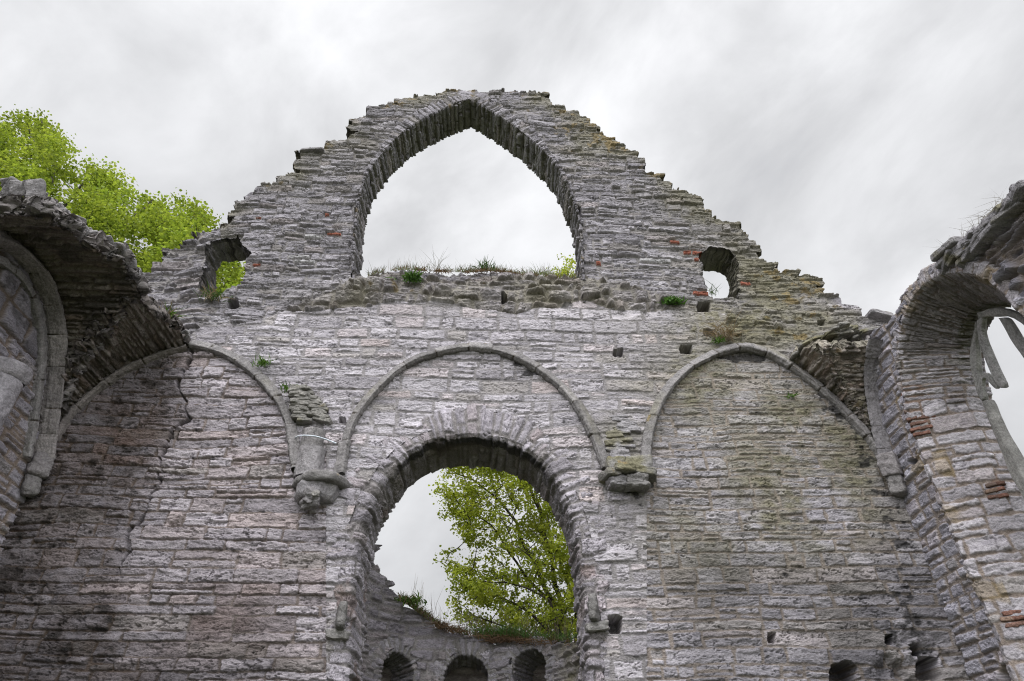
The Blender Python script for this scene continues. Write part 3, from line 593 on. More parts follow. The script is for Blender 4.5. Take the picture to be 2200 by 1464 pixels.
def curve(pts, ds=.01):
    p, t = smooth_path(pts, ds, 3); return p, t
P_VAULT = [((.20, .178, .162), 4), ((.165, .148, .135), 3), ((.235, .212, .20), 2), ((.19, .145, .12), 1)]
def vault_cell(name, cpts, axis, u0, u1, limit, keep_px, seed, parent, sgn, thick, rimcol, tint=1., jag=.16, moss=0., res=.013, rg=1.):
    """one cell of a groin vault: a curve in a vertical plane run along the other axis"""
    p, t = curve(cpts); tg = np.gradient(p, axis=0); tg /= np.linalg.norm(tg, axis=1)[:, None]
    nr_ = np.stack([tg[:, 1], -tg[:, 0]], 1)*sgn
    def fr(u, v, n):
        a = np.interp(v, t, p[:, 0]); z = np.interp(v, t, p[:, 1]); na = np.interp(v, t, nr_[:, 0]); nz = np.interp(v, t, nr_[:, 1])
        return (u, a+n*na, z+n*nz) if axis == 'x' else (a+n*na, u, z+n*nz)
    U, V = np.meshgrid(np.arange(u0, u1, res), np.arange(0, t[-1], res)); U = U.astype(f32); V = V.astype(f32)
    m = masonry(U, V, seed, (.05, .12), (.2, .7), .1, 1.2)
    h, pf = relief(m, U, V, seed+1, joint=.004, bev=.025, jd=.05*rg, proj_=.045*rg, bed=.018, rough=.012, tilt=.5*rg, crack=.03)
    x, y, z = fr(U, V, 0*U); px, py = proj(x, y, z)
    k = inpoly(px+12*fbm(U*5, V*5, seed+2, 3), py+9*fbm(U*6, V*6, seed+3, 3), keep_px) & limit(x, y, z)
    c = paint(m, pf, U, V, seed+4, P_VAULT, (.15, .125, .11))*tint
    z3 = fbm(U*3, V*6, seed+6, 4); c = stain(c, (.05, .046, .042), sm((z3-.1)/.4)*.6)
    if moss: c = stain(c, OCHRE, sm((fbm(U*5, V*5, seed+7, 3)+moss-.9)/.2)*.5)
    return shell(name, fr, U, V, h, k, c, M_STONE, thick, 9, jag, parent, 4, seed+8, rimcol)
CL = plx([(100, 960), (112, 900), (125, 800), (127, 720), (110, 620), (80, 560), (40, 520), (0, 490)], XL+.1)+[(-3.15, 7.85), (-3.65, 7.3), (-3.95, 6.7)]
CM = pl([(95, 970), (150, 890), (200, 840), (270, 795), (350, 762), (412, 745)])
cl_, _ = curve(CL); cm_, _ = curve(CM); ap = cl_[:, 1].argmax(); yap = cl_[ap, 0]
yL = lambda z: np.interp(z, cl_[:ap, 1], cl_[:ap, 0]); xM = lambda z: np.interp(z, cm_[:, 1], cm_[:, 0])
TEAR = [(-900, 380), (0, 426), (40, 432), (62, 445), (90, 470), (105, 462), (132, 500), (150, 500), (178, 545), (205, 538), (222, 552), (255, 556), (292, 602), (300, 648), (345, 690), (400, 725), (420, 745), (420, 1300), (-900, 1300)]
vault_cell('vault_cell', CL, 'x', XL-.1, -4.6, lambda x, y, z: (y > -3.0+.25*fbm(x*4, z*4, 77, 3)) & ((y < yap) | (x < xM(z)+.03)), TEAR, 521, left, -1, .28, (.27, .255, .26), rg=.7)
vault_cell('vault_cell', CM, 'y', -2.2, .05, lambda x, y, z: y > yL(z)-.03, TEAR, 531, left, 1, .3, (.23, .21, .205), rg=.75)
rs = np.random.RandomState(9); tr = []
TL = [(6, 405), (40, 405), (75, 412), (100, 440), (128, 462), (150, 478), (170, 505), (200, 522), (235, 530), (262, 545), (282, 572), (290, 610), (300, 640), (322, 665), (350, 690), (380, 708), (404, 728)]
for k in range(60):
    i = rs.randint(len(TL)-1); w = rs.rand(); x = TL[i][0]*(1-w)+TL[i+1][0]*w; y = TL[i][1]*(1-w)+TL[i+1][1]*w
    zz = 8.35 if i < 10 else 8.25
    d = ray(x, y); p = CAM+d*((zz+rs.uniform(.0, .15)-CAM[2])/d[2])
    tr.append(rock(p, (rs.uniform(.10, .3), rs.uniform(.12, .34), rs.uniform(.03, .07)), (rs.uniform(-1.2, -.5), rs.uniform(-.5, .5), rs.uniform(-.5, .5)), 540+k, 12, 8, .16, .2, (.24, .23, .235)))
join('torn_edge', tr, M_STONE, left, mossy(-.42))

# ================================================================== RIGHT SIDE WALL WITH ITS WINDOW
right = empty('window_wall', (XR, -2, 0), 'pale grey side wall with an arched window holding broken stone tracery', 'ruined wall')
fr_r = lambda u, v, n: (XR-n, u, v)
WIN = [(-3.3, 0), (-3.3, 5.5), (-3.25, 6.35), (-3.14, 6.84), (-3.02, 7.13), (-2.83, 7.4), (-2.49, 7.68), (-2.12, 7.83), (-1.78, 7.84), (-1.36, 7.68), (-1.13, 7.45), (-.94, 7.0), (-.78, 6.4), (-.76, 5.2), (-.8, 3.9), (-.8, 0)]
R_OUT = [(1700, 3000), (1700, 1000), (1880, 705), (1911, 693), (1928, 655), (1945, 621), (1967, 604), (1994, 579), (2031, 564), (2031, 547), (2060, 545), (2066, 527), (2085, 522), (2095, 500), (2112, 492), (2130, 478), (2140, 460), (2160, 446), (2166, 422), (2185, 412), (2200, 392), (2260, 350), (2700, 100), (6000, 100), (6000, 3000)]
def right_masonry():
    U, V = wall_grid(-5.6, .72, 3.2, 8.6, .012)
    px, py = proj(XR+0*U, U, V); px = np.where(U < -4.8, 2600, px); py = np.where(U < -4.8, np.where(V < 7.8, 1000, 0), py)
    sel = ((px > 2025) & (py < 640) & (U < -2)).astype(int)
    m = pick([masonry(U, V, 601, (.13, .22), (.22, .6), .2, .9), masonry(U, V, 602, (.09, .26), (.2, .6), .3, 2.5)], sel)
    par = lambda a, b: np.where(sel == 1, b, a).astype(f32)
    h, pf = relief(m, U, V, 603, joint=.01, bev=par(.022, .05), jd=par(.022, .07), proj_=par(.014, .07), bed=par(.012, .03), rough=.009, tilt=par(.12, .45), crack=.018)
    h = h+(sel == 1)*(.07*fbm(U*3, V*4, 611, 4)-.02)
    for x, y, rx, ry, dp in [(1958, 992, 9, 7, .4), (2185, 1450, 36, 36, .5)]:
        h -= dp*sm((1.15-np.hypot((px-x)/rx, (py-y)/ry))/.3)
    c = paint(m, pf, U, V, 604, P_LIGHT, (.27, .225, .19))*np.array([.92, .94, 1.0], f32)
    nf = fbm(U*6, V*7, 605, 4)
    c = stain(c, OCHRE, sm((.9*blob(px, py, 1985, 985, 34, 60, 30)+.5*blob(px, py, 1930, 860, 14, 90)+.5*blob(px, py, 2075, 1130, 20, 40)+.5*nf-.55)/.3)*.6)
    c = np.where((sel == 1)[..., None], c*.72, c); c = stain(c, OCHRE, (sel == 1)*sm((nf-.55)/.2)*.35)
    k = inpoly(px+4*fbm(U*8, V*8, 607, 2), py+4*fbm(U*8, V*8, 608, 2), R_OUT)
    k &= ~inpoly(U+.01*nf, V, [tuple(q) for q in offset_path(WIN, .07)])
    shell('masonry', fr_r, U, V, h, k, c, M_STONE, .95, 5, .06, right, 6, 606)
right_masonry()
def win_w(p, s): return np.interp(p[:, 1], [0, 6.6, 7.2, 7.8], [.45, .5, .85, 1.0])*np.where(p[:, 0] > -1.6, .9, 1.0)
def win_post(c, P, S, Q, m, pf):
    x, y, z = P[..., 0], P[..., 1], P[..., 2]
    far = y > -1.9
    nz = fbm3(x*3, y*3, z*3, 641, 3); px, py = proj(x, y, z)
    br = (blob(px, py, 1962, 862, 34, 34)+.9*blob(px, py, 1975, 905, 30, 22)+.5*blob(px, py, 2140, 1060, 16, 60)+.45*blob(px, py, 2180, 1330, 40, 60))*far
    c = stain(c, (.22, .15, .115), (br > .3)*(1-pf)*.7)
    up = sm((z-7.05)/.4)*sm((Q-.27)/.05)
    c = stain(c, (.13, .118, .112), up*np.clip(.62+.4*nz, 0, .85))  # window soffit painted darker, shade put into the stone colour
    c = stain(c, OCHRE, sm((nz+.6*blob(px, py, 1960, 640, 40, 40)+.9*blob(px, py, 2035, 985, 25, 45)-.5)/.3)*.5*(Q < .5))
    return c
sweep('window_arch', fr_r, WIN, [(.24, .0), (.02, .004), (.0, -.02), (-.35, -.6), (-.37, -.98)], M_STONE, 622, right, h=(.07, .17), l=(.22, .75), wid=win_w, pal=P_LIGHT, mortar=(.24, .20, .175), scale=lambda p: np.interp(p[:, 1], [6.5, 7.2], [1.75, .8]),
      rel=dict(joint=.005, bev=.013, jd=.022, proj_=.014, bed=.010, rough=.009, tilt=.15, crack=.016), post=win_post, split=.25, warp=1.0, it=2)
def jamb_point(px, py):
    lo, hi = XR-.05, XR+.7
    for _ in range(40):
        X = (lo+hi)/2; p = atX(px, py, X); y = -.77-.35*(X-XR)/.6
        if p[1] > y: hi = X
        else: lo = X
    return p
rb = np.random.RandomState(77)
for rows in ([(1946, 834, 3), (1949, 846, 4), (1951, 858, 4), (1953, 870, 3), (1955, 882, 2)], [(1962, 900, 3), (1965, 911, 4), (1968, 922, 3), (1971, 933, 2)], [(2128, 1042, 2), (2132, 1054, 2), (2136, 1068, 2)], [(2164, 1318, 2), (2167, 1331, 3), (2170, 1344, 3)]):
    bs = []
    for x, y, n in rows:
        for q in range(n):
            p = jamb_point(x+q*17+rb.uniform(-3, 3), y-q*2.6); w = rb.uniform(.8, 1.2)
            bs.append(rock(p+np.array([.012, .022, 0]), (.155*w, .1, .05), (rb.uniform(-.08, .08), rb.uniform(-.08, .08), -.53+rb.uniform(-.12, .12)), 880+len(bs), 8, 6, .12, .0, np.array([(.215, .115, .09), (.19, .14, .12), (.23, .16, .125), (.175, .105, .085)][rb.randint(4)])*rb.uniform(.8, 1.1)))
    join('brick_patch', bs, M_STONE, right)
FOR_R = plx([(1908, 992), (1893, 940), (1879, 875), (1871, 820), (1875, 770), (1886, 722)], XR)
rib('wall_rib', fr_r, [tuple(x) for x in smooth_path(FOR_R[::-1], .05, 2)[0]+path_normals(smooth_path(FOR_R[::-1], .05, 2)[0])*-.09], 631, right, w=.13, dep=.2, moss=.0, col0=(.2, .19, .2), it=0)
CR = [(y+.12, z) for y, z in plx([(1900, 965), (1882, 890), (1871, 820), (1876, 770), (1888, 722)], XR-.1)+[(-1.1, 8.02), (-1.6, 8.2)]]
CN = pl([(1905, 975), (1866, 925), (1822, 878), (1770, 832), (1710, 785), (1655, 755)])
cr_, _ = curve(CR); cn_, _ = curve(CN)
yR = lambda z: np.interp(z, cr_[:, 1], cr_[:, 0]); xN = lambda z: np.interp(z, cn_[:, 1], cn_[:, 0])
TEAR_R = [(1690, 760), (1712, 772), (1735, 752), (1760, 765), (1785, 745), (1803, 752), (1832, 738), (1866, 742), (1895, 730), (2100, 725), (2100, 1200), (1690, 1200)]
vault_cell('vault_cell', CR, 'x', 4.4, XR+.1, lambda x, y, z: x > xN(z)-.03, TEAR_R, 651, right, -1, .26, (.25, .235, .19), 1.7, .06, .1, rg=.55)
vault_cell('vault_cell', CN, 'y', -1.5, .05, lambda x, y, z: y > yR(z)-.03, TEAR_R, 661, right, -1, .26, (.25, .235, .18), 1.7, .06, .1, rg=.6)
tr = []
for k in range(26):
    x = rs.uniform(1716, 1872); y = np.interp(x, [1712, 1790, 1880, 1905], [762, 716, 702, 705])+rs.uniform(-4, 26)*np.interp(x, [1712, 1800, 1905], [.4, 1, 1])
    d = ray(x, y); zz = 8.2-.1*(y-700)/40; p = CAM+d*((zz-CAM[2])/d[2])
    tr.append(rock(p, (rs.uniform(.14, .4), rs.uniform(.14, .4), rs.uniform(.03, .07)), (rs.uniform(-.25, .15), rs.uniform(-.45, .0), rs.uniform(-.4, .4)), 670+k, 12, 8, .14, .2, (.24, .23, .215)))
join('torn_edge', tr, M_STONE, right, mossy(.02))
lp = plx([(2031, 566), (2060, 566), (2094, 571)], XR)
tr = [rock((XR, (lp[0][0]+lp[2][0])/2, lp[0][1]+.06), (.3, .5, .1), (.2, 0, 0), 690, 14, 9, .06, .06, (.30, .29, .30))]
for k in range(44):
    x = rs.uniform(2042, 2215); y = np.interp(x, [2035, 2100, 2200], [545, 505, 400])+rs.uniform(3, 40); p = atX(x, y, XR+.03)
    tr.append(rock(p, (rs.uniform(.2, .32), rs.uniform(.18, .42), rs.uniform(.05, .11)), (rs.uniform(-.3, .2), rs.uniform(-.3, .3), rs.uniform(-.3, .3)), 700+k, 14, 9, .08, .12, (.25, .24, .255)))
join('torn_edge', tr, M_STONE, right, mossy(-.35))
# tracery, cut from slabs of stone
XT = XR+.62
def plate(name, pts, th, parent, col=(.33, .32, .325), seed=0, bev=.022, x0=XT):
    p = np.array(plx(pts, x0)); q, s = smooth_path(np.vstack([p, p[:1]]), .03, 1); q = q[:-1]
    ar = .5*np.sum(q[:, 0]*np.roll(q[:, 1], -1)-np.roll(q[:, 0], -1)*q[:, 1])
    t = np.roll(q, -1, 0)-np.roll(q, 1, 0); t /= np.linalg.norm(t, axis=1)[:, None]; nr_ = np.stack([t[:, 1], -t[:, 0]], 1)*np.sign(ar)
    L = []
    for n, i in ((0, bev), (bev*.35, bev*.35), (bev, 0), (th*.5, 0), (th-bev, 0), (th, bev)):
        w = q-nr_*i; jx = .008*fbm(w[:, 0]*9, w[:, 1]*9, seed, 2)
        L.append(np.stack([x0+n+jx, w[:, 0]+jx, w[:, 1]], 1))
    n = len(q); V = np.concatenate(L); fs = []
    for k in range(len(L)-1):
        for i in range(n): fs.append((k*n+i, k*n+(i+1) % n, (k+1)*n+(i+1) % n, (k+1)*n+i))
    fs += [tuple(range(n)), tuple(range((len(L)-1)*n, len(L)*n))]
    me = bpy.data.meshes.new(name); me.from_pydata(V.tolist(), [], fs); me.materials.append(M_RIB)
    a = me.color_attributes.new('col', 'FLOAT_COLOR', 'POINT'); c = np.ones((len(V), 4), f32)
    c[:, :3] = np.array(col)*(1+.25*fbm(V[:, 1]*6, V[:, 2]*6, seed+3, 3))[:, None]; a.data.foreach_set('color', c.ravel())
    b = me.attributes.new('bed', 'FLOAT_VECTOR', 'POINT'); b.data.foreach_set('vector', V[:, [1, 2, 0]].astype(f32).ravel())
    o = bpy.data.objects.new(name, me); COL.objects.link(o); o.parent = parent; o.matrix_parent_inverse = Matrix.Translation(-parent.location)
    return o
plate('tracery_jamb', [(2107, 862), (2115, 858), (2130, 898), (2147, 934), (2168, 968), (2190, 1010), (2276, 1180), (2262, 1190), (2192, 1062), (2166, 1018), (2148, 966), (2126, 915)], .16, right, (.25, .243, .235), 711)
plate('tracery_jamb', [(2096, 688), (2098, 700), (2093, 735), (2095, 768), (2098, 800), (2103, 830), (2113, 860), (2106, 864), (2095, 840), (2085, 799), (2080, 765), (2085, 728)], .1, right, (.24, .235, .23), seed=712)
plate('tracery_bar', [(2097, 690), (2111, 678), (2107, 707), (2113, 732), (2127, 765), (2142, 800), (2158, 831), (2147, 836), (2131, 812), (2112, 766), (2099, 730)], .085, right, (.26, .255, .255), seed=713, bev=.015)
plate('tracery_bar', [(2144, 684), (2160, 682), (2173, 700), (2192, 733), (2224, 792), (2214, 797), (2197, 768), (2172, 735), (2157, 706)], .085, right, (.26, .255, .255), seed=714, bev=.015)
plate('tracery_foil', [(2100, 820), (2106, 804), (2118, 800), (2130, 816), (2142, 832), (2138, 837), (2126, 825), (2116, 811), (2109, 815), (2109, 835), (2114, 858), (2106, 862)], .06, right, (.25, .245, .24), seed=715, bev=.01)
plate('tracery_head', [(2097, 672), (2131, 660), (2165, 664), (2202, 684), (2250, 730), (2232, 736), (2200, 700), (2166, 679), (2141, 681), (2116, 679), (2100, 690)], .1, right, (.25, .245, .24), seed=716)

# ================================================================== THE APSE BEYOND THE ARCH
AX, AY, AR = -.43, 1.0, 1.72
apse = empty('apse_wall', (AX, AY+AR, 0), 'low curved rubble wall with three dark round-headed niches seen through the lower arch', 'ruined wall')
fr_a = lambda u, v, n: (AX+(AR-n)*np.sin(u/AR), AY+(AR-n)*np.cos(u/AR), v)
A_OUT = [(600, 1080), (806, 1112), (806, 1150), (812, 1168), (824, 1172), (812, 1182), (809, 1203), (822, 1226), (838, 1240), (852, 1254), (842, 1262), (860, 1274), (874, 1290), (872, 1300), (905, 1316), (930, 1328), (936, 1346), (960, 1352), (1000, 1364), (1040, 1370), (1060, 1380), (1100, 1374), (1140, 1382), (1224, 1380), (1500, 1384), (1500, 3000), (600, 3000)]
def apse_uv(x, y):
    th = np.linspace(-1.5, 1.5, 301); z = np.linspace(3, 5.5, 251); T, Z = np.meshgrid(th*AR, z)
    px, py = proj(*fr_a(T, Z, 0*T)); i = ((px-x)**2+(py-y)**2).argmin(); return T.ravel()[i], Z.ravel()[i]
def apse_build():
    uu = np.arange(-1.62*AR, 1.62*AR, .013); vv = np.concatenate([np.arange(0, 3.1, .08), np.arange(3.1, 6.3, .012)])
    U, V = np.meshgrid(uu, vv); U = U.astype(f32); V = V.astype(f32)
    m = masonry(U, V, 801, (.1, .2), (.18, .5), .25, 1.8)
    h, pf = relief(m, U, V, 802, joint=.006, bev=.035, jd=.04, proj_=.035, bed=.018, rough=.009, tilt=.4, crack=.02)
    c = paint(m, pf, U, V, 803, P_GREY, (.21, .20, .195)); nf = fbm(U*5, V*7, 804, 4)
    c = c*np.array([1.12, 1.1, 1.12], f32); c = stain(c, OLIVE, sm((U-1.3)/.6)*np.clip(.4+.6*nf, 0, .7))
    px, py = proj(*fr_a(U, V, 0*U))
    k = inpoly(px+5*fbm(U*6, V*6, 805, 2), py+5*fbm(U*6, V*6, 806, 2), A_OUT)
    for i, (x, y, w, cat) in enumerate([(858, 1403, .27, 0), (1003, 1408, .33, 0), (1137, 1396, .29, 0)]):
        u, z = apse_uv(x, y); z -= w*1.0
        arc = [(u-w, 1.2), (u-w, z)]+[(u-w*math.cos(a), z+w*math.sin(a)) for a in np.linspace(.15, math.pi-.15, 12)]+[(u+w, z), (u+w, 1.2)]
        k &= ~inpoly(U, V, offset_path(arc, .07)+[(u+w, 1.2)])
        sweep('niche_arch', fr_a, arc, [(.25, 0), (.02, .005), (0, -.02), (-.06, -.75)], M_STONE, 810+i*7, apse, h=(.045, .085), l=(.5, 1), wid=lambda p, s: np.interp(p[:, 1], [0, z-.1, z+.1], [.4, .5, 1.0]), pal=P_GREY, mortar=(.2, .19, .18),
              rel=dict(joint=.003, bev=.015, jd=.018, proj_=.01, bed=.008, rough=.008, tilt=.1, crack=.012), split=0, warp=.6)
        Ub, Vb = np.meshgrid(np.arange(u-w-.05, u+w+.05, .025), np.arange(1, z+w+.1, .025)); mb = masonry(Ub, Vb, 830+i, (.1, .2), (.2, .5), .2, 1)
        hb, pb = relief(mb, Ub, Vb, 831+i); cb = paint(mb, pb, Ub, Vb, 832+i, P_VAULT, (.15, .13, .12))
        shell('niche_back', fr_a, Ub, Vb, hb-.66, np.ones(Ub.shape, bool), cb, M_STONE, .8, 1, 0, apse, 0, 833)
    shell('masonry', fr_a, U, V, h, k, c, M_STONE, .75, 6, .09, apse, 6, 807)
apse_build()

for o in (gable, left, right, apse): o['kind'] = 'thing'

# ================================================================== TREES
def tube(pts, r, sides=6):
    p = np.asarray(pts, float); r = np.broadcast_to(r, len(p)); t = np.gradient(p, axis=0); t /= np.linalg.norm(t, axis=1)[:, None]+1e-9
    a = np.cross(t, [0.3, .9, .2]); a /= np.linalg.norm(a, axis=1)[:, None]+1e-9; b = np.cross(t, a)
    th = np.linspace(0, 2*math.pi, sides, endpoint=False)
    V = p[:, None]+r[:, None, None]*(np.cos(th)[None, :, None]*a[:, None]+np.sin(th)[None, :, None]*b[:, None])
    n = len(p); i, j = np.meshgrid(np.arange(n-1), np.arange(sides), indexing='ij'); j2 = (j+1) % sides
    return V.reshape(-1, 3), np.stack([i*sides+j, i*sides+j2, (i+1)*sides+j2, (i+1)*sides+j], -1).reshape(-1, 4), np.full((n*sides, 3), .06)
def leaves(name, C_, size, cols, rng, mat, parent, up=.6):
    n = len(C_)
    nrm = rng.normal(size=(n, 3)); nrm[:, 2] = np.abs(nrm[:, 2])+up; nrm /= np.linalg.norm(nrm, axis=1)[:, None]
    a = np.cross(nrm, rng.normal(size=(n, 3))); a /= np.linalg.norm(a, axis=1)[:, None]; b = np.cross(nrm, a)
    s = (size*rng.uniform(.65, 1.3, n))[:, None]
    P = np.stack([C_-a*s*.5, C_+b*s*.42-nrm*s*.1-a*s*.05, C_+a*s*.55+nrm*s*.04, C_-b*s*.42-nrm*s*.1-a*s*.05, C_+b*s*.3+a*s*.34-nrm*s*.12, C_-b*s*.3+a*s*.34-nrm*s*.12], 1)
    base = np.arange(n)[:, None]*6
    T = np.concatenate([base+np.array([[0, 1, 4]]), base+np.array([[0, 4, 2]]), base+np.array([[0, 2, 5]]), base+np.array([[0, 5, 3]])])
    return mkmesh(name, P.reshape(-1, 3), np.zeros((0, 4), int), mat, np.repeat(cols, 6, 0), None, parent, False, T)
def tree(label, poly, Y0, infl, ncl, per, rc, size, guides, base, seed, c0, c1, gap=-.1, gs=45., trunk_r=.35, ero=10):
    rng = np.random.RandomState(seed)
    root = empty('maple_tree', tuple(base), label, 'tree', 'maples growing beyond the ruin'); root.location = base
    pa = np.array(poly, float); lo, hi = pa.min(0), pa.max(0)
    gp, gr = [], []; parts = []
    for pts, r0, r1, dz in guides:
        P = np.array([atY(x, y, Y0+dz+d) for x, y, d in pts]); q, s = smooth_path(P, .12, 2)
        q = q+.05*np.stack([fbm(s*1.7, s*0+k, seed+k, 3) for k in range(3)], 1)
        r = np.linspace(r0, r1, len(q)); parts.append(tube(q, r, 7)); gp.append(q); gr.append(r)
    low = np.array([g[0] for g in gp]); lm = low.mean(0)
    b = np.array(base)
    fork = lm*.6+b*.4; fork[2] = min(low[:, 2].min()-.4, lm[2]-.6)
    tp, _ = smooth_path([b-np.array([0, 0, .2]), b+np.array([.1, 0, .3*(fork[2])]), fork], .3, 2); parts.append(tube(tp, np.linspace(trunk_r, trunk_r*.75, len(tp)), 10))
    for g, r in zip(gp, gr):
        q, _ = smooth_path([fork-np.array([0, 0, .3]), fork*.5+g[0]*.5+np.array([0, 0, -.15]), g[0]], .25, 2); parts.append(tube(q, np.linspace(trunk_r*.6, r[0], len(q)), 7))
    GP = np.concatenate(gp); cl = []
    while len(cl) < ncl:
        x, y = rng.uniform(lo, hi); X = np.array([x]); Y = np.array([y])
        if not inpoly(X, Y, poly)[0]: continue
        if fbm(X/gs, Y/gs, seed, 2)[0] < gap+rng.uniform(-.25, .15): continue
        e = dpoly(X, Y, poly+[poly[0]])[0]
        if e < ero: continue
        d = rng.uniform(-1, 1)*infl*min(1, math.sqrt(e/110)+.15)
        cl.append(atY(x, y, Y0+d))
    cl = np.array(cl); L = []; Cc = []
    nodes = [g for g in gp]; ND = np.concatenate(nodes); ROOT = np.concatenate([np.linalg.norm(g-fork, axis=1) for g in gp])
    d0 = np.array([np.linalg.norm(GP-c, axis=1).min() for c in cl])
    for k in np.argsort(d0):
        c = cl[k]; d = np.linalg.norm(ND-c, axis=1)+.5*np.maximum(0, ND[:, 2]-c[2]+.1)+.9*np.maximum(0, ROOT-np.linalg.norm(c-fork))
        gi = d.argmin(); g = ND[gi]; ln = np.linalg.norm(c-g)
        mid = (g+c)/2+rng.normal(size=3)*.09*ln+np.array([0, 0, .05*ln])
        q, _ = smooth_path([g, mid, c], .12, 2); parts.append(tube(q, np.linspace(.010+.008*min(ln, 1.5), .006, len(q)), 4))
        ND = np.concatenate([ND, q[1:]]); ROOT = np.concatenate([ROOT, np.linalg.norm(q[1:]-fork, axis=1)])
        n = rng.poisson(per); dirn = (c-g)/(ln+.01); b_ = rng.uniform(.68, 1.2)
        sub = c+rng.normal(size=(5, 3))*np.array([rc, rc, rc*.6])*.8
        p = sub[rng.randint(0, 5, n)]+rng.normal(size=(n, 3))*np.array([rc, rc, rc*.55])*.5-dirn*rng.uniform(0, .6, n)[:, None]*rc
        L.append(p); f = np.clip(rng.uniform(0, 1)*.55+.45*rng.uniform(0, 1, n), 0, 1)[:, None]
        Cc.append((np.array(c0)*(1-f)+np.array(c1)*f)*b_*rng.uniform(.8, 1.15, n)[:, None])
    join('trunk', parts, M_BARK, root)
    leaves('crown', np.concatenate(L), size, np.concatenate(Cc), rng, M_LEAF, root)
    return root
LT = [(-190, 250), (-60, 235), (0, 243), (20, 258), (45, 240), (75, 226), (103, 236), (98, 262), (118, 280), (150, 268), (165, 285), (160, 312), (190, 335), (215, 338), (240, 336), (262, 352), (268, 385), (288, 402), (300, 415), (322, 411), (350, 424), (380, 424), (402, 421), (424, 440), (436, 458), (455, 458), (452, 480), (470, 520), (530, 560), (530, 690), (380, 690), (250, 600), (-190, 600)]
LG = [([(-40, 640, 0), (60, 520, .3), (110, 400, .2), (115, 330, 0), (90, 260, 0)], .16, .02, 0), ([(60, 600, 0), (100, 480, .5), (160, 420, .3), (200, 370, 0)], .13, .02, -.8), ([(140, 620, 0), (190, 500, 0), (235, 430, .5), (250, 370, .5)], .12, .02, .6),
      ([(200, 640, 0), (215, 520, -.3), (270, 480, -.5), (330, 430, 0)], .1, .02, -.8), ([(270, 700, 0), (300, 560, 0), (380, 510, .4), (420, 460, .6)], .1, .015, .3), ([(300, 720, 0), (380, 620, 0), (450, 590, 0), (500, 565, 0)], .09, .015, .4), ([(-60, 600, 0), (0, 440, 0), (20, 340, 0), (0, 270, 0)], .12, .02, .5)]
tree('broad maple in fresh yellow green leaf rising behind the vaulted wall', LT, 7.0, 2.8, 760, 125, .31, .098, LG, (-11.5, 7.5, 0), 41, (.165, .245, .035), (.32, .385, .07), gap=-.12, gs=34., trunk_r=.45, ero=16)
CT = [(1175, 600), (1178, 572), (1195, 578), (1200, 552), (1222, 545), (1240, 552), (1300, 640), (1330, 900), (1330, 1400), (1190, 1400), (1110, 1382), (1060, 1362), (1010, 1348), (985, 1330), (966, 1300), (968, 1262), (950, 1212), (958, 1168), (972, 1150), (985, 1190), (1012, 1180), (1030, 1205), (1040, 1236), (1050, 1215), (1035, 1185), (1000, 1160), (975, 1132), (960, 1098), (930, 1055), (945, 1018), (985, 960), (1040, 850), (1110, 720)]
CG = [([(1235, 1420, 0), (1185, 1290, 0), (1130, 1180, .2), (1085, 1080, .3), (1010, 1020, .4), (960, 1020, .4)], 0.065, .015, 0), ([(1228, 1420, 0), (1195, 1260, 0), (1160, 1100, -.2), (1110, 980, -.2), (1080, 860, 0)], 0.065, .02, .4), ([(1250, 1420, 0), (1235, 1250, 0), (1220, 1050, .2), (1200, 800, .2), (1215, 590, .3)], 0.080, .02, -.3),
      ([(1215, 1400, 0), (1150, 1320, 0), (1090, 1290, 0), (1020, 1265, .2), (975, 1210, .2)], 0.045, .012, -.5), ([(1205, 1395, 0), (1140, 1365, 0), (1080, 1345, 0), (1010, 1320, 0)], 0.035, .012, -.2), ([(1190, 1300, 0), (1120, 1230, 0), (1060, 1130, 0), (985, 1085, 0)], 0.040, .012, .7), ([(1240, 1300, 0), (1190, 1180, .4), (1150, 1050, .6), (1100, 1000, .6)], 0.045, .012, .8), ([(1180, 1290, 0), (1110, 1250, 0), (1040, 1250, 0)], 0.025, .012, -.8)]
tree('fan branched maple with sparse olive green leaves filling the lower arch', CT, 7.0, 1.4, 1000, 66, .16, .062, CG, (1.9, 7.2, 0), 43, (.23, .30, .04), (.44, .48, .09), gap=-.2, gs=20., trunk_r=.22, ero=6)

# ================================================================== PLANTS ON THE STONES
def blades(pts, ln, wd, cols, rng, lean=.5, droop=.3):
    n = len(pts); az = rng.uniform(0, 2*math.pi, n); le = rng.uniform(0, lean, n); L = ln*rng.uniform(.5, 1.2, n)
    d = np.stack([np.cos(az)*le, np.sin(az)*le, np.ones(n)], 1); d /= np.linalg.norm(d, axis=1)[:, None]
    side = np.cross(d, rng.normal(size=(n, 3))); side /= np.linalg.norm(side, axis=1)[:, None]
    h = np.stack([np.cos(az), np.sin(az), 0*az], 1)
    p0 = pts; p1 = pts+d*L[:, None]*.5; p2 = pts+d*L[:, None]*.95+h*(droop*L)[:, None]-np.array([0, 0, 1])*(droop*L*.5)[:, None]
    w = side*wd*.5
    V = np.stack([p0-w*.6, p0+w*.6, p1-w, p1+w, p2-w*.15, p2+w*.15], 1).reshape(-1, 3); b = np.arange(n)[:, None]*6
    Q = np.concatenate([b+np.array([[0, 1, 3, 2]]), b+np.array([[2, 3, 5, 4]])])
    return V, Q, np.repeat(cols, 6, 0)
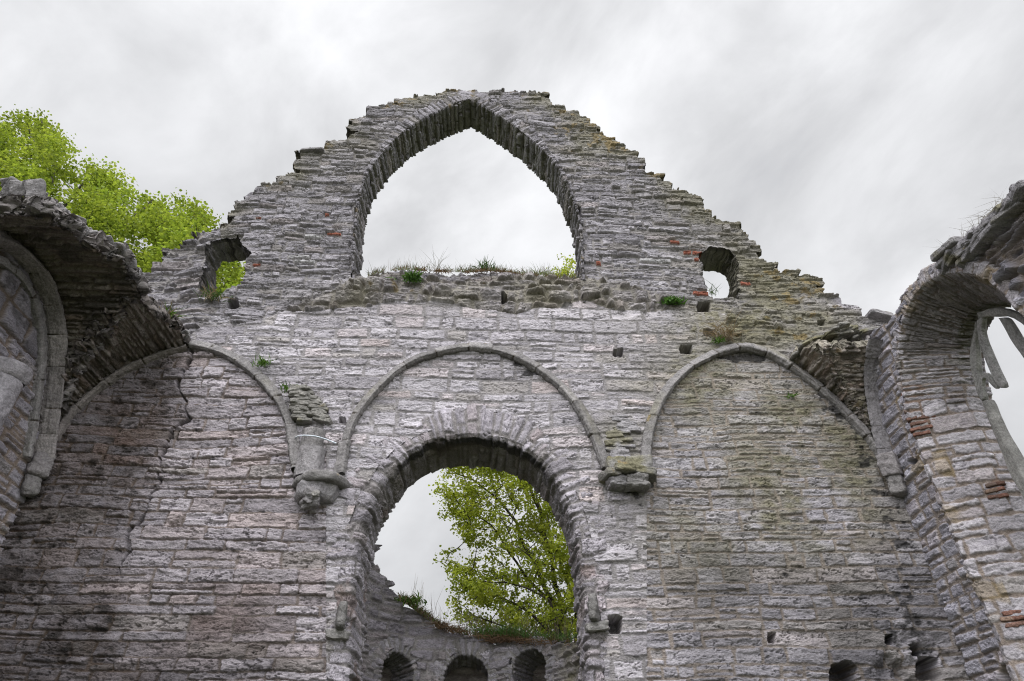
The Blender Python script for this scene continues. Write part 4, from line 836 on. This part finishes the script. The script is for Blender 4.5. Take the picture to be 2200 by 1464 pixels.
def tuft(name, label, cat, px, py, Y, r, n, ln, wd, c0, c1, seed, lean=1.2, droop=.3, group='small plants growing from the masonry', dry=0):
    rng = np.random.RandomState(seed); p = atY(px, py, Y)
    pts = p+rng.normal(size=(n, 3))*np.array([r, r*.5, r*.25]); f = rng.uniform(0, 1, n)[:, None]; cols = np.array(c0)*(1-f)+np.array(c1)*f
    if dry: k = rng.uniform(0, 1, n) < dry; cols[k] = np.array([.22, .17, .11])*rng.uniform(.6, 1.2, (k.sum(), 1))
    V, Q, c = blades(pts, ln, wd, cols, rng, lean, droop)
    return tag(mkmesh(name, V, Q, M_BLADE, c, None, None, False), label, cat, group)
GR0, GR1 = (.035, .08, .015), (.10, .19, .03)
tuft('fern', 'round bright green fern clump on the sill of the pointed window', 'plant', 886, 600, -.12, .07, 150, .14, .03, (.05, .11, .025), (.10, .2, .045), 901, 1.6, .5)
tuft('grass_tuft', 'green tuft with dry roots on the torn edge of the left vault', 'plant', 347, 686, -.55, .07, 120, .3, .016, GR0, GR1, 902, 1.3, .3, dry=.3)
tuft('grass_tuft', 'dark green tuft in the bottom of the left broken hole', 'plant', 456, 641, -.06, .1, 110, .22, .014, GR0, (.07, .13, .03), 903, 1.4, .4, dry=.3)
tuft('fern', 'bright green leafy clump below the right broken hole', 'plant', 1447, 649, -.12, .085, 110, .11, .034, (.05, .115, .025), (.10, .2, .045), 904, 1.6, .4)
tuft('grass_tuft', 'wiry dry tuft above the top of the right blind arch', 'plant', 1556, 728, -.08, .12, 140, .4, .009, (.16, .12, .08), (.25, .19, .13), 905, 1.3, .5, dry=.7)
tuft('grass_tuft', 'small green tuft on the upper right of the left blind arch', 'plant', 560, 784, -.13, .055, 60, .17, .014, GR0, GR1, 906, 1.4, .3)
tuft('grass_tuft', 'small green tuft beside the slab rubble above the left corbel', 'plant', 617, 840, -.13, .045, 45, .14, .016, GR0, GR1, 907, 1.4, .3)
tuft('grass_tuft', 'little green tuft beside the dry wiry tuft on the wall', 'plant', 1543, 736, -.1, .05, 40, .14, .016, GR0, GR1, 908, 1.3, .3)
tuft('grass_tuft', 'thin sprig growing on the left lip of the right broken hole', 'plant', 1534, 634, .1, .05, 26, .28, .01, GR0, (.06, .09, .03), 909, .8, .2)
tuft('grass_tuft', 'tiny green sprig on the face of the olive stained right bay', 'plant', 1703, 853, -.04, .03, 24, .08, .016, GR0, GR1, 910, 1.4, .3)
tuft('shrub', 'leafy green shrub on the sloping top of the curved wall', 'plant', 884, 1296, 1.9, .1, 110, .15, .026, (.05, .10, .02), (.13, .2, .05), 911, 1.5, .3, dry=.2)
tuft('grass_tuft', 'tall dead stalks beside the shrub on the curved wall', 'plant', 900, 1305, 2.2, .1, 18, .5, .005, (.2, .17, .13), (.3, .26, .2), 912, .25, .05)
tuft('grass_tuft', 'tall bushy weed in the middle of the pointed window sill', 'plant', 940, 580, .1, .04, 26, .45, .006, (.1, .1, .08), (.2, .18, .15), 913, .9, .2)
tuft('fern', 'dark leafy weed right of centre on the pointed window sill', 'plant', 1043, 580, .1, .06, 50, .26, .02, GR0, (.06, .11, .03), 914, 1.2, .2)
def strip(name, label, line, Y0, Y1, n, ln, wd, c0, c1, seed, lean, dry=0, droop=.3, wob=0):
    rng = np.random.RandomState(seed); L = np.array(line, float); t = rng.uniform(0, len(L)-1.001, n); i = t.astype(int); f = (t-i)[:, None]
    px = L[i]*(1-f)+L[i+1]*f; k = fbm(px[:, 0]/22, px[:, 0]*0, seed, 2) > rng.uniform(-.9, .5, n); px = px[k]; n = len(px)
    pts = np.array([atY(x, y+rng.uniform(-wob, wob), Y) for (x, y), Y in zip(px, rng.uniform(Y0, Y1, n) if np.isscalar(Y0) else np.interp(px[:, 0], Y0, Y1)+rng.uniform(-.15, .25, n))])
    f = rng.uniform(0, 1, n)[:, None]; cols = np.array(c0)*(1-f)+np.array(c1)*f
    if dry: kk = rng.uniform(0, 1, n) < dry; cols[kk] = np.array([.17, .115, .08])*rng.uniform(.5, 1.2, (kk.sum(), 1))
    V, Q, c = blades(pts, ln, wd, cols, rng, lean, droop)
    return V, Q, c
sl_ = [(790, 596), (830, 584), (880, 580), (940, 584), (1000, 586), (1050, 582), (1100, 588), (1160, 594), (1235, 602)]
parts = [strip('g', '', sl_, .0, .35, 1500, .16, .008, (.05, .07, .03), (.12, .15, .06), 921, .8, .35), strip('g', '', sl_, .05, .4, 170, .3, .004, (.1, .09, .07), (.2, .18, .14), 922, .6, .2, .1),
         strip('g', '', [(1150, 594), (1190, 597), (1238, 602)], .0, .3, 500, .26, .008, (.08, .12, .03), (.18, .22, .06), 923, .7, .2)]
tag(join('grass', parts, M_BLADE), 'thin grass and seed stalks along the sill of the pointed window', 'grass', kind='stuff')
parts = [strip('g', '', sl_[2:], -.02, .25, 1500, .07, .014, (.05, .03, .025), (.1, .06, .045), 924, 2.5, .8, .8)]
tag(join('moss', parts, M_BLADE), 'dark brown moss cushions along the pointed window sill', 'moss', kind='stuff')
al = [(860, 1288), (905, 1322), (940, 1348), (1000, 1366), (1060, 1380), (1100, 1378), (1150, 1386), (1226, 1384)]
AYX, AYV = [800, 860, 930, 1010, 1100, 1180, 1230], [1.6, 2.2, 2.7, 2.85, 2.75, 2.4, 2.0]
parts = [strip('g', '', al, AYX, AYV, 2000, .17, .012, (.06, .08, .03), (.13, .16, .06), 931, .9, .45), strip('g', '', al[3:], AYX, AYV, 2200, .3, .010, (.05, .10, .025), (.10, .18, .05), 932, .8, .1),
         strip('g', '', al[1:], AYX, AYV, 300, .55, .006, (.13, .11, .09), (.22, .19, .15), 933, .4, .3, .1), strip('g', '', al[2:], AYX, [v-.12 for v in AYV], 1800, .17, .014, (.12, .075, .045), (.2, .12, .07), 934, 2.2, .8, .9, 4)]
tag(join('grass', parts, M_BLADE), 'mixed green and brown dead grass along the top of the curved wall', 'grass', kind='stuff')
rl = [(2035, 548), (2060, 545), (2085, 522), (2110, 494), (2140, 470), (2165, 430)]
rng = np.random.RandomState(5); pts = []
for k in range(150):
    t = rng.uniform(0, 4.99); i = int(t); x = rl[i][0]*(1-t+i)+rl[i+1][0]*(t-i); y = rl[i][1]*(1-t+i)+rl[i+1][1]*(t-i); pts.append(atX(x, y+4, XR+rng.uniform(-.05, .3)))
V, Q, c = blades(np.array(pts), .3, .005, np.tile([[.12, .1, .08]], (len(pts), 1)), rng, .9, .5)
tag(mkmesh('dry_grass', V, Q, M_BLADE, c, None, None, False), 'wispy dry grass on the broken top above the tracery window', 'grass', kind='stuff')

# ================================================================== THE CORD ROUND THE SHAFT
cp = [atY(x, y, Y) for x, y, Y in [(634, 944, -.03), (636, 939, -.12), (645, 936, -.24), (665, 936, -.27), (680, 938, -.23), (700, 944, -.12), (722, 953, -.03)]]
q, _ = smooth_path(cp, .02, 2); V, Q, c = tube(q, .011, 8)
tag(mkmesh('cord', V, Q, M_CORD, np.full((len(V), 3), .6)), 'pale blue white cord tied round the broken shaft above the left corbel', 'cord')
